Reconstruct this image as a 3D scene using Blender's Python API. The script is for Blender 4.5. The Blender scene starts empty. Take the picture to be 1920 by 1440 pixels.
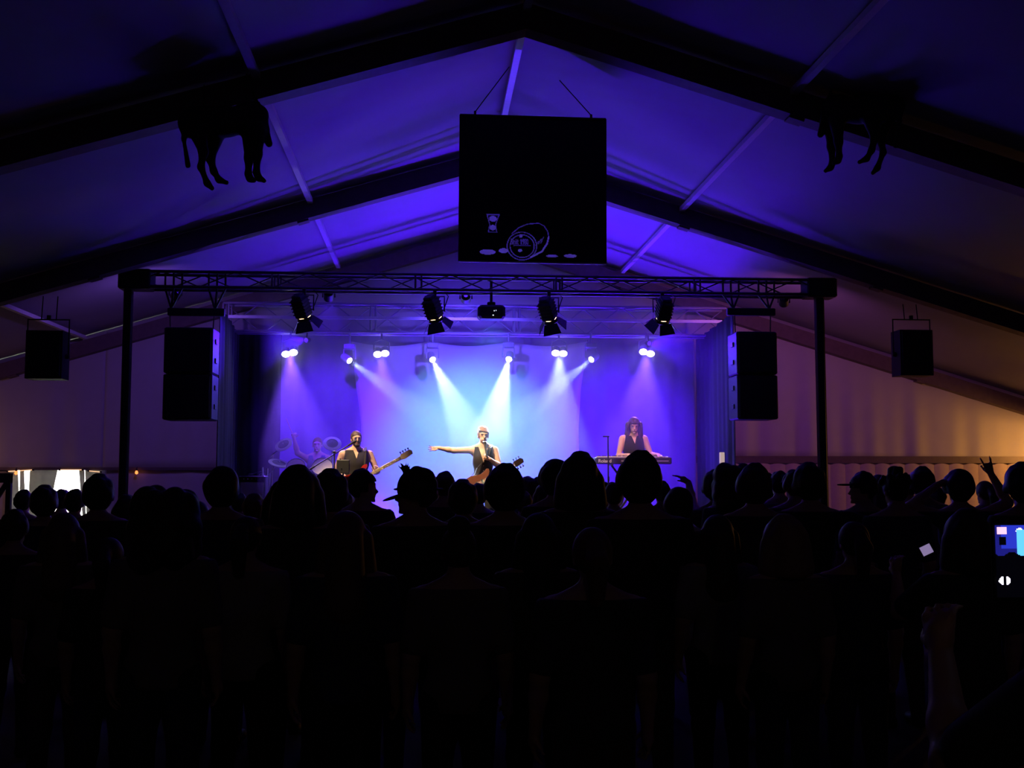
import bpy, math, random
import numpy as np
from mathutils import Vector, Matrix, Euler

random.seed(7)
rng = np.random.default_rng(7)
SC = bpy.context.scene
COL = SC.collection

# ------------------------------------------------------------------ camera, world, exposure
F = 2100.0
TH = math.atan(172 / F)
PS = math.atan(157 / F * math.cos(TH))
CZ = 1.75
cam = bpy.data.cameras.new('camera')
cam.sensor_width = 36.0
cam.lens = F / 1920 * 36.0
cam.clip_start = 0.05
cam.clip_end = 200
camo = bpy.data.objects.new('camera', cam)
camo.location = (0, 0, CZ)
camo.rotation_euler = (math.pi / 2 + TH, 0, -PS)
COL.objects.link(camo)
SC.camera = camo

world = bpy.data.worlds.new('night')
world.use_nodes = True
world.node_tree.nodes['Background'].inputs[0].default_value = (0.5, 0.45, 0.6, 1)
world.node_tree.nodes['Background'].inputs[1].default_value = 0.0022
SC.world = world

SC.view_settings.view_transform = 'Standard'
SC.view_settings.look = 'None'
SC.view_settings.exposure = 0.0
SC.view_settings.gamma = 1.0
SC.view_settings.use_curve_mapping = False
SC.cycles.max_bounces = 5
SC.cycles.diffuse_bounces = 3
SC.cycles.glossy_bounces = 2
SC.cycles.transmission_bounces = 2
SC.cycles.volume_bounces = 0
SC.cycles.caustics_reflective = False
SC.cycles.caustics_refractive = False
SC.cycles.use_denoising = True
SC.cycles.sample_clamp_indirect = 4.0

# light colours and powers (each lamp is created by its fixture further down)
BLUE = (0.07, 0.004, 1.0)
VIOLET = (0.17, 0.06, 1.0)
COOL = (0.55, 0.72, 1.0)
WARM = (1.0, 0.70, 0.38)
HAZE_DENSITY = 0.05
P_PAR, P_BEAM, P_ADDED_WASH, P_ADDED_LED_BAR, P_FRESNEL, P_PROJ = 1900, 1700, 1600, 215, 540, 1150

# ------------------------------------------------------------------ helpers
_r = Vector((math.cos(PS), -math.sin(PS), 0))
_d = Vector((math.sin(PS) * math.cos(TH), math.cos(PS) * math.cos(TH), math.sin(TH)))
_u = Vector((-math.sin(PS) * math.sin(TH), -math.cos(PS) * math.sin(TH), math.cos(TH)))


def at(px, py, Y):
    """the point of the place at depth Y (metres down the tent) that the photo shows at a pixel"""
    v = _d + _r * ((px - 960) / F) + _u * ((720 - py) / F)
    v = v * (Y / v.y)
    return Vector((v.x, Y, CZ + v.z))


MATS = {}


def mat(name, col, rough=0.6, metal=0.0, var=0.12, scale=14.0, emit=None, strength=0.0, bump=0.0,
        translucent=0.0, spec=0.5):
    if name in MATS:
        return MATS[name]
    m = bpy.data.materials.new(name)
    m.use_nodes = True
    nt = m.node_tree
    b = nt.nodes['Principled BSDF']
    b.inputs['Roughness'].default_value = rough
    b.inputs['Metallic'].default_value = metal
    b.inputs['Specular IOR Level'].default_value = spec
    tc = nt.nodes.new('ShaderNodeTexCoord')
    no = nt.nodes.new('ShaderNodeTexNoise')
    no.inputs['Scale'].default_value = scale
    no.inputs['Detail'].default_value = 3
    nt.links.new(tc.outputs['Object'], no.inputs['Vector'])
    mx = nt.nodes.new('ShaderNodeMix')
    mx.data_type = 'RGBA'
    mx.inputs['A'].default_value = (*[max(0, c * (1 - var)) for c in col], 1)
    mx.inputs['B'].default_value = (*[min(1, c * (1 + var)) for c in col], 1)
    nt.links.new(no.outputs['Fac'], mx.inputs['Factor'])
    nt.links.new(mx.outputs['Result'], b.inputs['Base Color'])
    if bump:
        bp = nt.nodes.new('ShaderNodeBump')
        bp.inputs['Strength'].default_value = bump
        nt.links.new(no.outputs['Fac'], bp.inputs['Height'])
        nt.links.new(bp.outputs['Normal'], b.inputs['Normal'])
    if emit:
        b.inputs['Emission Color'].default_value = (*emit, 1)
        b.inputs['Emission Strength'].default_value = strength
    if translucent:
        tr = nt.nodes.new('ShaderNodeBsdfTranslucent')
        nt.links.new(mx.outputs['Result'], tr.inputs['Color'])
        ms = nt.nodes.new('ShaderNodeMixShader')
        ms.inputs[0].default_value = translucent
        nt.links.new(b.outputs[0], ms.inputs[1])
        nt.links.new(tr.outputs[0], ms.inputs[2])
        nt.links.new(ms.outputs[0], nt.nodes['Material Output'].inputs['Surface'])
    MATS[name] = m
    return m


def tag(o, label=None, cat=None, group=None, kind=None):
    if label:
        o['label'] = label
    if cat:
        o['category'] = cat
    if group:
        o['group'] = group
    if kind:
        o['kind'] = kind
    return o


def empty(name, loc=(0, 0, 0), rz=0.0, label=None, cat=None, group=None, kind=None):
    o = bpy.data.objects.new(name, None)
    o.empty_display_size = 0.1
    COL.objects.link(o)
    o.location = loc
    o.rotation_euler = (0, 0, rz)
    return tag(o, label, cat, group, kind)


def link(name, me, parent=None, loc=None, rot=None):
    o = bpy.data.objects.new(name, me)
    COL.objects.link(o)
    if parent is not None:
        o.parent = parent
    if loc is not None:
        o.location = loc
    if rot is not None:
        o.rotation_euler = rot
    return o


def frame(d):
    """two unit vectors square to d"""
    d = Vector(d).normalized()
    h = Vector((0, 0, 1)) if abs(d.z) < 0.95 else Vector((0, 1, 0))
    a = h.cross(d).normalized()
    return a, d.cross(a).normalized()


class MB:
    def __init__(self):
        self.v = []
        self.f = []
        self.m = []

    def add(self, vs, fs, mi=0):
        k = len(self.v)
        self.v += [tuple(p) for p in vs]
        self.f += [tuple(i + k for i in q) for q in fs]
        self.m += [mi] * len(fs)
        return self

    def box(self, c, s, M=None, mi=0, bev=0.0):
        x, y, z = [q / 2 for q in s]
        if bev <= 0:
            vs = [Vector((i * x, j * y, k * z)) for i in (-1, 1) for j in (-1, 1) for k in (-1, 1)]
            fs = [(0, 1, 3, 2), (4, 6, 7, 5), (0, 4, 5, 1), (2, 3, 7, 6), (0, 2, 6, 4), (1, 5, 7, 3)]
        else:
            b = min(bev, x * .9, y * .9, z * .9)
            prof = [(-x + b, -y), (x - b, -y), (x, -y + b), (x, y - b), (x - b, y), (-x + b, y), (-x, y - b), (-x, -y + b)]
            ins = [(px * (x - b) / x, py * (y - b) / y) for px, py in prof]
            vs = [Vector((*p, -z)) for p in ins] + [Vector((*p, -z + b)) for p in prof] + \
                 [Vector((*p, z - b)) for p in prof] + [Vector((*p, z)) for p in ins]
            fs = [tuple(range(7, -1, -1)), tuple(range(24, 32))]
            for r in range(3):
                for i in range(8):
                    j = (i + 1) % 8
                    fs.append((r * 8 + i, r * 8 + j, r * 8 + 8 + j, r * 8 + 8 + i))
        if M is not None:
            vs = [M @ q for q in vs]
        c = Vector(c)
        return self.add([q + c for q in vs], fs, mi)

    def bar(self, p0, p1, w, h, mi=0):
        p0, p1 = Vector(p0), Vector(p1)
        a, b = frame(p1 - p0)
        vs = [p + a * (i * w / 2) + b * (j * h / 2) for p in (p0, p1) for i, j in ((-1, -1), (1, -1), (1, 1), (-1, 1))]
        return self.add(vs, [(0, 3, 2, 1), (4, 5, 6, 7), (0, 1, 5, 4), (1, 2, 6, 5), (2, 3, 7, 6), (3, 0, 4, 7)], mi)

    def tube(self, pts, r, n=8, mi=0, cap=True):
        pts = [Vector(p) for p in pts]
        rs = r if isinstance(r, (list, tuple)) else [r] * len(pts)
        vs = []
        a0 = None
        for i, p in enumerate(pts):
            d = (pts[min(i + 1, len(pts) - 1)] - pts[max(i - 1, 0)]).normalized()
            if a0 is None:
                a0, _ = frame(d)
            a0 = (a0 - d * a0.dot(d)).normalized()
            b0 = d.cross(a0)
            for k in range(n):
                t = 2 * math.pi * k / n
                vs.append(p + (a0 * math.cos(t) + b0 * math.sin(t)) * rs[i])
        fs = []
        for i in range(len(pts) - 1):
            for k in range(n):
                j = (k + 1) % n
                fs.append((i * n + k, i * n + j, i * n + n + j, i * n + n + k))
        if cap:
            fs.append(tuple(range(n - 1, -1, -1)))
            fs.append(tuple(range((len(pts) - 1) * n, len(pts) * n)))
        return self.add(vs, fs, mi)

    def lathe(self, prof, o=(0, 0, 0), axis=(0, 0, 1), n=20, mi=0, cap=True, sx=1.0, sy=1.0):
        a, b = frame(axis)
        d = Vector(axis).normalized()
        o = Vector(o)
        vs = []
        for r, h in prof:
            for k in range(n):
                t = 2 * math.pi * k / n
                vs.append(o + d * h + a * (r * sx * math.cos(t)) + b * (r * sy * math.sin(t)))
        fs = []
        for i in range(len(prof) - 1):
            for k in range(n):
                j = (k + 1) % n
                fs.append((i * n + k, i * n + j, i * n + n + j, i * n + n + k))
        if cap:
            fs.append(tuple(range(n - 1, -1, -1)))
            fs.append(tuple(range((len(prof) - 1) * n, len(prof) * n)))
        return self.add(vs, fs, mi)

    def prism(self, poly, t, M=None, o=(0, 0, 0), mi=0):
        """poly in local xz, thickness t along y"""
        n = len(poly)
        vs = [Vector((x, y, z)) for y in (-t / 2, t / 2) for x, z in poly]
        fs = [tuple(range(n)), tuple(range(2 * n - 1, n - 1, -1))]
        for i in range(n):
            j = (i + 1) % n
            fs.append((j, i, n + i, n + j))
        if M is not None:
            vs = [M @ q for q in vs]
        o = Vector(o)
        return self.add([q + o for q in vs], fs, mi)

    def mesh(self, name, mats, smooth=False):
        me = bpy.data.meshes.new(name)
        me.from_pydata(self.v, [], self.f)
        for m in (mats if isinstance(mats, (list, tuple)) else [mats]):
            me.materials.append(m)
        if len(me.materials) > 1:
            me.polygons.foreach_set('material_index', self.m)
        if smooth:
            me.polygons.foreach_set('use_smooth', [True] * len(me.polygons))
            me.set_sharp_from_angle(angle=math.radians(40))
        me.update()
        return me

    def build(self, name, mats, parent=None, smooth=False, loc=None, rot=None):
        return link(name, self.mesh(name, mats, smooth), parent, loc, rot)


def aim_rot(src, dst):
    return (Vector(dst) - Vector(src)).to_track_quat('-Z', 'Y')


def spot(name, loc, dst, col, power, angle, blend=0.4, size=0.04, parent=None):
    L = bpy.data.lights.new(name, 'SPOT')
    L.color = col
    L.energy = power
    L.spot_size = math.radians(angle)
    L.spot_blend = blend
    L.shadow_soft_size = size
    o = bpy.data.objects.new(name, L)
    COL.objects.link(o)
    o.location = loc
    o.rotation_mode = 'QUATERNION'
    o.rotation_quaternion = aim_rot(loc, dst)
    if parent is not None:
        o.parent = parent
        o.matrix_parent_inverse = parent.matrix_basis.inverted()
    return o


def area(name, loc, dst, col, power, sx, sy, spread=180):
    L = bpy.data.lights.new(name, 'AREA')
    L.shape = 'RECTANGLE'
    L.size, L.size_y = sx, sy
    L.spread = math.radians(spread)
    L.color = col
    L.energy = power
    o = bpy.data.objects.new(name, L)
    COL.objects.link(o)
    o.location = loc
    o.rotation_mode = 'QUATERNION'
    o.rotation_quaternion = aim_rot(loc, dst)
    return o


def point(name, loc, col, power, size=0.05):
    L = bpy.data.lights.new(name, 'POINT')
    L.color = col
    L.energy = power
    L.shadow_soft_size = size
    o = bpy.data.objects.new(name, L)
    COL.objects.link(o)
    o.location = loc
    return o


def sheet(name, nu, nv, fn, m, parent=None, smooth=True, thick=0.0):
    """a grid of (nu+1)x(nv+1) points given by fn(u, v)"""
    vs = [tuple(fn(i / nu, j / nv)) for j in range(nv + 1) for i in range(nu + 1)]
    fs = [(j * (nu + 1) + i, j * (nu + 1) + i + 1, (j + 1) * (nu + 1) + i + 1, (j + 1) * (nu + 1) + i)
          for j in range(nv) for i in range(nu)]
    me = bpy.data.meshes.new(name)
    me.from_pydata(vs, [], fs)
    me.materials.append(m)
    if smooth:
        me.polygons.foreach_set('use_smooth', [True] * len(me.polygons))
    me.update()
    o = link(name, me, parent)
    if thick:
        md = o.modifiers.new('thickness', 'SOLIDIFY')
        md.thickness = thick
    return o


def raster_panel(name, w, h, nu, nv, fn, mats, parent=None):
    """flat print: a sheet in local xz facing -y, one material index for each cell"""
    xs = np.linspace(-w / 2, w / 2, nu + 1)
    zs = np.linspace(h / 2, -h / 2, nv + 1)
    vs = [(x, 0, z) for z in zs for x in xs]
    fs, mi = [], []
    for j in range(nv):
        for i in range(nu):
            a = j * (nu + 1) + i
            fs.append((a, a + nu + 1, a + nu + 2, a + 1))
            mi.append(int(fn((i + .5) / nu, (j + .5) / nv)))
    me = bpy.data.meshes.new(name)
    me.from_pydata(vs, [], fs)
    for m in mats:
        me.materials.append(m)
    me.polygons.foreach_set('material_index', mi)
    me.update()
    return link(name, me, parent)


def text_mesh(s, size, name, m, extrude=0.001):
    cu = bpy.data.curves.new(name, 'FONT')
    cu.body = s
    cu.size = size
    cu.extrude = extrude
    cu.align_x = 'LEFT'
    tmp = bpy.data.objects.new(name, cu)
    COL.objects.link(tmp)
    bpy.context.view_layer.update()
    me = bpy.data.meshes.new_from_object(tmp.evaluated_get(bpy.context.evaluated_depsgraph_get()))
    bpy.data.objects.remove(tmp)
    me.materials.clear()
    me.materials.append(m)
    return me


# ---- bodies: smooth signed-distance shapes turned into one continuous mesh
class Grid:
    def __init__(self, lo, hi, h):
        self.lo = np.array(lo, np.float32)
        self.h = h
        self.n = np.ceil((np.array(hi) - np.array(lo)) / h).astype(int) + 1
        self.ax = [self.lo[i] + h * np.arange(self.n[i], dtype=np.float32) for i in range(3)]

    def new(self):
        return np.full(self.n, 0.5, np.float32)

    def XYZ(self):
        return np.meshgrid(*self.ax, indexing='ij', sparse=True)

    def sub(self, lo, hi):
        a = np.maximum(0, np.floor((np.array(lo) - self.lo) / self.h).astype(int))
        b = np.minimum(self.n, np.ceil((np.array(hi) - self.lo) / self.h).astype(int) + 1)
        return tuple(slice(int(a[i]), int(max(a[i], b[i]))) for i in range(3))


def prim_bounds(p, pad):
    if p[0] == 'cap':
        _, a, b, ra, rb, fl = p
        r = max(ra, rb) + pad
        return np.minimum(a, b) - r, np.maximum(a, b) + r
    _, c, r, R = p
    q = np.array([max(r)] * 3 if R is not None else r) + pad
    return np.array(c) - q, np.array(c) + q


def prim_dist(p, X, Y, Z):
    if p[0] == 'cap':
        _, a, b, ra, rb, fl = p
        ax, ay, az = a
        dx, dy, dz = b[0] - ax, (b[1] - ay) * fl, b[2] - az
        L = dx * dx + dy * dy + dz * dz + 1e-9
        ex, ey, ez = X - ax, (Y - ay) * fl, Z - az
        t = np.clip((ex * dx + ey * dy + ez * dz) / L, 0, 1)
        return (np.sqrt((ex - t * dx) ** 2 + (ey - t * dy) ** 2 + (ez - t * dz) ** 2) - (ra + (rb - ra) * t)) / (1 if fl <= 1 else (1 + fl) / 2)
    _, c, r, R = p
    ex, ey, ez = X - c[0], Y - c[1], Z - c[2]
    if R is not None:
        ex, ey, ez = (R[0][0] * ex + R[1][0] * ey + R[2][0] * ez, R[0][1] * ex + R[1][1] * ey + R[2][1] * ez,
                      R[0][2] * ex + R[1][2] * ey + R[2][2] * ez)
    k0 = np.sqrt((ex / r[0]) ** 2 + (ey / r[1]) ** 2 + (ez / r[2]) ** 2)
    k1 = np.sqrt((ex / r[0] ** 2) ** 2 + (ey / r[1] ** 2) ** 2 + (ez / r[2] ** 2) ** 2) + 1e-6
    return k0 * (k0 - 1) / k1


def cap(a, b, ra, rb=None, fl=1.0):
    return ('cap', tuple(float(q) for q in a), tuple(float(q) for q in b), ra, ra if rb is None else rb, fl)


def ell(c, r, R=None):
    return ('ell', tuple(float(q) for q in c), tuple(r), R)


def union(g, Fd, prims, k=0.02, off=0.0):
    for p in prims:
        lo, hi = prim_bounds(p, 0.07 + off)
        s = g.sub(lo, hi)
        X, Y, Z = g.ax[0][s[0]][:, None, None], g.ax[1][s[1]][None, :, None], g.ax[2][s[2]][None, None, :]
        if X.size == 0 or Y.size == 0 or Z.size == 0:
            continue
        d = prim_dist(p, X, Y, Z) - off
        f = Fd[s]
        hh = np.maximum(k - np.abs(f - d), 0) / k
        Fd[s] = np.minimum(f, d) - hh * hh * k * 0.25
    return Fd


def nets(g, Fd, name, m):
    ins = Fd < 0
    c = np.zeros(np.array(Fd.shape) - 1, np.int8)
    for i in (0, 1):
        for j in (0, 1):
            for k in (0, 1):
                c += ins[i:Fd.shape[0] - 1 + i, j:Fd.shape[1] - 1 + j, k:Fd.shape[2] - 1 + k]
    act = (c > 0) & (c < 8)
    idx = np.argwhere(act)
    num = np.full(act.shape, -1, np.int32)
    num[act] = np.arange(len(idx))
    acc = np.zeros((len(idx), 3))
    cnt = np.zeros(len(idx))
    corners = [(i, j, k) for i in (0, 1) for j in (0, 1) for k in (0, 1)]
    vals = {q: Fd[idx[:, 0] + q[0], idx[:, 1] + q[1], idx[:, 2] + q[2]] for q in corners}
    for q in corners:
        for a in range(3):
            if q[a] == 0:
                e = list(q)
                e[a] = 1
                e = tuple(e)
                v0, v1 = vals[q], vals[e]
                cr = (v0 < 0) != (v1 < 0)
                t = np.where(cr, v0 / np.where(cr, v0 - v1, 1), 0)
                pos = np.array(q, float)[None, :] + 0 * acc
                pos[:, a] += t
                acc += pos * cr[:, None]
                cnt += cr
    V = g.lo + (idx + acc / np.maximum(cnt, 1)[:, None]) * g.h
    quads = []
    for a in range(3):
        b, c2 = (a + 1) % 3, (a + 2) % 3
        s0 = [slice(None)] * 3
        s1 = [slice(None)] * 3
        s0[a], s1[a] = slice(0, -1), slice(1, None)
        A, B = ins[tuple(s0)], ins[tuple(s1)]
        e = np.argwhere(A != B)
        ok = (e[:, b] > 0) & (e[:, c2] > 0) & (e[:, b] < act.shape[b]) & (e[:, c2] < act.shape[c2])
        e = e[ok]
        def cell(db, dc):
            q = e.copy()
            q[:, b] -= db
            q[:, c2] -= dc
            return num[q[:, 0], q[:, 1], q[:, 2]]
        Q = np.stack([cell(1, 1), cell(0, 1), cell(0, 0), cell(1, 0)], 1)
        fl = ~A[e[:, 0], e[:, 1], e[:, 2]]
        Q[fl] = Q[fl][:, ::-1]
        quads.append(Q)
    Q = np.concatenate(quads)
    Q = Q[(Q >= 0).all(1)]
    me = bpy.data.meshes.new(name)
    me.vertices.add(len(V))
    me.vertices.foreach_set('co', V.astype(np.float32).ravel())
    me.loops.add(Q.size)
    me.loops.foreach_set('vertex_index', Q.astype(np.int32).ravel())
    me.polygons.add(len(Q))
    me.polygons.foreach_set('loop_start', np.arange(0, Q.size, 4, dtype=np.int32))
    me.polygons.foreach_set('use_smooth', np.ones(len(Q), bool))
    me.materials.append(m)
    me.update(calc_edges=True)
    return me


def sdf_mesh(name, prims, m, h=0.008, k=0.015, off=0.0, clip=None):
    lo = np.min([prim_bounds(p, 0.03 + off)[0] for p in prims], 0)
    hi = np.max([prim_bounds(p, 0.03 + off)[1] for p in prims], 0)
    g = Grid(lo, hi, h)
    Fd = union(g, g.new(), prims, k, off)
    if clip is not None:
        Fd = clip(Fd, *g.XYZ())
    return nets(g, Fd, name, m)

# ------------------------------------------------------------------ materials
M_ROOF = mat('tent_fabric', (0.34, 0.33, 0.36), 0.65, var=0.06, scale=2.5, bump=0.03)
M_WALL = mat('wall_fabric', (0.50, 0.47, 0.46), 0.7, var=0.08, scale=3.0, bump=0.04)
M_BEAM = mat('beam_timber', (0.15, 0.105, 0.10), 0.7, var=0.3, scale=9)
M_ALU = mat('aluminium', (0.82, 0.82, 0.85), 0.4, 0.1, var=0.1, scale=20)
M_TRUSS = mat('truss_tube', (0.10, 0.09, 0.10), 0.4, 0.5, var=0.1, scale=30)
M_BLACK = mat('black_paint', (0.018, 0.017, 0.018), 0.5, var=0.2)
M_CAB = mat('speaker_lacquer', (0.03, 0.03, 0.034), 0.55, var=0.2, scale=60)
M_GRILLE = mat('speaker_grille', (0.012, 0.012, 0.013), 0.6, var=0.4, scale=220, bump=0.2)
M_FLOOR = mat('floor_board', (0.05, 0.045, 0.04), 0.7, var=0.35, scale=6)
M_DECK = mat('stage_deck', (0.035, 0.03, 0.03), 0.6, var=0.3, scale=8)
M_SKIRT = mat('stage_skirt', (0.012, 0.012, 0.014), 0.9, var=0.2)
M_DRAPE = mat('stage_drape', (0.33, 0.33, 0.36), 0.9, var=0.1, scale=5)
M_LEG = mat('side_drape', (0.05, 0.05, 0.055), 0.9, var=0.2, scale=6)
M_SAIL = mat('sail_fabric', (0.80, 0.80, 0.80), 0.75, var=0.03, scale=3)
M_CHROME = mat('chrome', (0.6, 0.6, 0.62), 0.22, 1.0, var=0.05)
M_ORANGE = mat('orange_bulb', (0.8, 0.3, 0.1), 0.5, emit=(1.0, 0.25, 0.06), strength=2.0)

RX, RZ, SL, HW = 0.95, 6.49, 0.30, 12.5      # ridge line, slope, half width
Y0, Y1 = -6.0, 21.0
DECK = 0.71


def roof_z(x):
    return RZ - SL * abs(x - RX)


# ------------------------------------------------------------------ floor
fl = MB()
fl.box((RX, 7.5, -0.06), (26, 29, 0.1))
fl.build('floor', mat('earth', (0.03, 0.027, 0.025), 0.9), None)['kind'] = 'structure'
floor_o = bpy.data.objects['floor']
# ground outside, behind the gable
gr = MB()
gr.box((RX, 27, -0.08), (60, 9.9, 0.1))
gr.build('ground', mat('grass_ground', (0.03, 0.04, 0.02), 0.95))
tag(bpy.data.objects['ground'], kind='structure')

# ------------------------------------------------------------------ roof: two fabric slopes that sag a little between the frames
FRAMES = [0.9, 5.9, 10.9, 15.9, 20.9]


def roof_fn(side):
    def fn(u, v):
        y = Y0 + (Y1 + 0.1 - Y0) * v
        x = RX + side * (HW + 0.15) * u
        ph = ((y - 0.9) / 5.0) % 1.0
        s = 0.05 * math.sin(math.pi * ph) * math.sin(math.pi * min(1, u * 1.02))
        return (x, y, roof_z(x) + 0.02 - s)
    return fn


rf = empty('ceiling', (0, 0, 0), kind='structure')
tag(rf, 'pale fabric tent roof with two long slopes', 'roof')
sheet('roof_slope', 24, 54, roof_fn(-1), M_ROOF, rf)
sheet('roof_slope', 24, 54, roof_fn(1), M_ROOF, rf)

for i, y in enumerate(FRAMES):
    b = empty('roof_beam', (RX, y, 0), kind='structure')
    names = {2: 'dark gabled roof beam nearest the camera, above the hanging donkeys',
             3: 'dark gabled roof beam just in front of the stage truss',
             4: 'dark gabled roof beam against the back wall'}
    tag(b, names.get(i, 'dark gabled roof beam overhead, outside the picture'), 'beam', 'gabled roof beams')
    for s in (-1, 1):
        m = MB()
        dz = 0.27
        x0, x1 = 0.0, s * (HW - 0.02)
        low = 0.08 if i == 4 else 0.0          # the gable frame sits a little lower
        z0, z1 = roof_z(RX) - 0.03 - low, roof_z(RX + x1) - 0.03 - low
        w = 0.11
        vs = [(x, yy, z) for yy in (-w, w) for x, z in ((x0, z0), (x1, z1), (x1, z1 - dz), (x0, z0 - dz))]
        m.add(vs, [(0, 1, 2, 3), (7, 6, 5, 4), (0, 4, 5, 1), (1, 5, 6, 2), (2, 6, 7, 3), (3, 7, 4, 0)])
        m.build('rafter', M_BEAM, b)
        m = MB()
        m.box((s * (HW - 0.14), 0, (z1 - dz) / 2), (0.24, 0.2, z1 - dz))
        m.build('post', M_BEAM, b)
        for t in (0.22, 0.45, 0.68):          # splice plates under the rafter
            m = MB()
            xx = x1 * t
            m.box((xx, 0, roof_z(RX + xx) - 0.03 - low - dz - 0.012), (0.16, 0.16, 0.03), Matrix.Rotation(s * math.atan(SL), 3, 'Y'))
            m.build('splice_plate', M_BEAM, b)

PURL = [(0.0, 'bright ridge purlin running down the middle of the roof'), (-2.64, 'bright purlin crossing the left roof slope'),
        (2.70, 'bright purlin crossing the right roof slope'), (-7.2, 'bright purlin low on the left roof slope')]
for dx, lab in PURL:
    p = empty('purlin', (RX + dx, 0, 0), kind='structure')
    tag(p, lab, 'purlin', 'roof purlins')
    ys = [Y0] + FRAMES
    for a, c in zip(ys[:-1], ys[1:]):
        m = MB()
        z = roof_z(RX + dx) - 0.075 - (0.03 if dx == 0 else 0)
        m.bar((0, a + 0.13, z), (0, c - 0.13, z), 0.075, 0.06)
        m.build('purlin_section', M_ALU, p)

# ------------------------------------------------------------------ gable wall and side walls, hung fabric with folds
OX0, OX1, OZ = at(22, 880, 21).x, at(192, 880, 21).x, at(100, 881, 21).z      # opening low in the gable, left
RAILZ_R, RAILZ_L = at(1700, 862, 20.9).z, OZ


def fold(x, z, amp, zt):
    k = min(1.0, max(0.0, (zt - z) / 2.0))
    return amp * k * (math.sin(x * 7.3 + math.sin(x * 1.9) * 1.6) + 0.5 * math.sin(x * 15.1 + 1.3) + 0.3 * math.sin(x * 3.1))


def wall_piece(name, x0, x1, zlo, zhi, parent, amp=0.03, n=None, m=M_WALL, y=21.0):
    n = n or max(6, int((x1 - x0) * 18))
    def fn(u, v):
        x = x0 + (x1 - x0) * u
        zh = min(zhi, roof_z(x)) if zhi is not None else roof_z(x)
        z = zlo + (zh - zlo) * v
        return (x, y + fold(x, z, amp, roof_z(x)), z)
    return sheet(name, n, 14, fn, m, parent, thick=0.004)


wb = empty('wall_back', (0, 0, 0), kind='structure')
wall_piece('upper_panel', RX - HW, OX1, OZ, None, wb, 0.012)
wall_piece('upper_panel', OX1, 4.9, OZ, None, wb, 0.012)
wall_piece('upper_panel', 4.9, RX + HW, RAILZ_R, None, wb, 0.026)
wall_piece('lower_panel', RX - HW, OX0, 0, OZ, wb, 0.012)
wall_piece('lower_panel', OX1, 4.9, 0, OZ, wb, 0.012)
wall_piece('lower_panel', 4.9, RX + HW, 0, RAILZ_R - 0.05, wb, 0.02)
for s, nm in ((-1, 'wall_left'), (1, 'wall_right')):
    x = RX + s * HW
    def fn(u, v, x=x, s=s):
        y = Y0 + (Y1 - Y0) * u
        z = roof_z(x) * v
        return (x - s * 0.02 * math.sin(y * 6) * (1 - v), y, z)
    sheet(nm, 200, 6, fn, M_WALL, thick=0.004)['kind'] = 'structure'
wf = MB()
wf.add([(RX - HW, Y0, 0), (RX + HW, Y0, 0), (RX + HW, Y0, roof_z(RX + HW)), (RX, Y0, RZ), (RX - HW, Y0, roof_z(RX - HW))], [(4, 3, 2, 1, 0)])
wf.build('wall_front', M_WALL)['kind'] = 'structure'
# curtain rails
m = MB()
m.bar((4.9, 20.86, RAILZ_R), (RX + HW - 0.1, 20.86, RAILZ_R), 0.06, 0.13)
tag(m.build('trim_1', mat('rail_brown', (0.14, 0.10, 0.10), 0.5, var=0.2)), 'brown curtain rail along the right back wall', 'rail', kind='structure')
m = MB()
m.bar((RX - HW + 0.1, 20.93, RAILZ_L + 0.02), (-3.2, 20.93, RAILZ_L + 0.02), 0.05, 0.05)
tag(m.build('trim_2', mat('rail_brown', (0.14, 0.10, 0.10))), 'thin curtain rail along the left back wall', 'rail', kind='structure')
# pleats of the short curtain under the right rail, each with its own scalloped head
for i in range(26):
    x = 5.0 + i * 0.29
    m = MB()
    def q(u, v):
        return (x + 0.288 * u, 20.80 - 0.018 * math.sin(math.pi * u), 0.35 + (RAILZ_R - 0.42 - 0.03 * abs(2 * u - 1) ** 2) * v)
    vs = [q(a / 6, b) for b in (0, 1) for a in range(7)] + [(p[0], p[1] + 0.012, p[2]) for p in [q(a / 6, b) for b in (0, 1) for a in range(7)]]
    fs = [(a, a + 1, a + 8, a + 7) for a in range(6)] + [(a + 14, a + 21, a + 22, a + 15) for a in range(6)] + \
         [(a + 7, a + 8, a + 22, a + 21) for a in range(6)] + [(a + 1, a, a + 14, a + 15) for a in range(6)] + [(0, 7, 21, 14), (6, 20, 27, 13)]
    m.add(vs, fs)
    m.build('pleat', mat('skirt_cloth', (0.48, 0.38, 0.36), 0.85), wb, smooth=True)

# ------------------------------------------------------------------ lit exit low in the left of the gable
for i, (a, b, a2, b2, lab) in enumerate([
        (14, 33, 10, 36, 'narrow white tarpaulin strip at the left of the lit exit'),
        (37, 44, 36, 47, 'grey tarpaulin flap beside the narrow white strip'),
        (56, 108, 52, 93, 'broad grey-white tarpaulin hanging across the lit exit'),
        (148, 158, 153, 160, 'grey tarpaulin flap right of the glaring opening'),
        (159, 200, 161, 200, 'pale tarpaulin at the right end of the lit exit')]):
    A, B = at(a, 878, 20.93), at(b, 878, 20.93)
    A2, B2 = at(a2, 950, 20.93), at(b2, 950, 20.93)
    def fn(u, v):
        k = (1 - v) * (A.z / (A.z - A2.z))
        k = min(k, 1.6)
        xl, xr = A.x + (A2.x - A.x) * k, B.x + (B2.x - B.x) * k
        x = xl + (xr - xl) * u
        return (x, 20.93 + 0.02 * math.sin(x * 11), 0.02 + (A.z - 0.02) * v)
    o = sheet('tarpaulin', 14, 12, fn, mat('tarp_white', (0.72, 0.71, 0.68), 0.7, translucent=0.75), thick=0.003)
    tag(o, lab, 'tarpaulin', 'tarpaulins of the lit exit')
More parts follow.
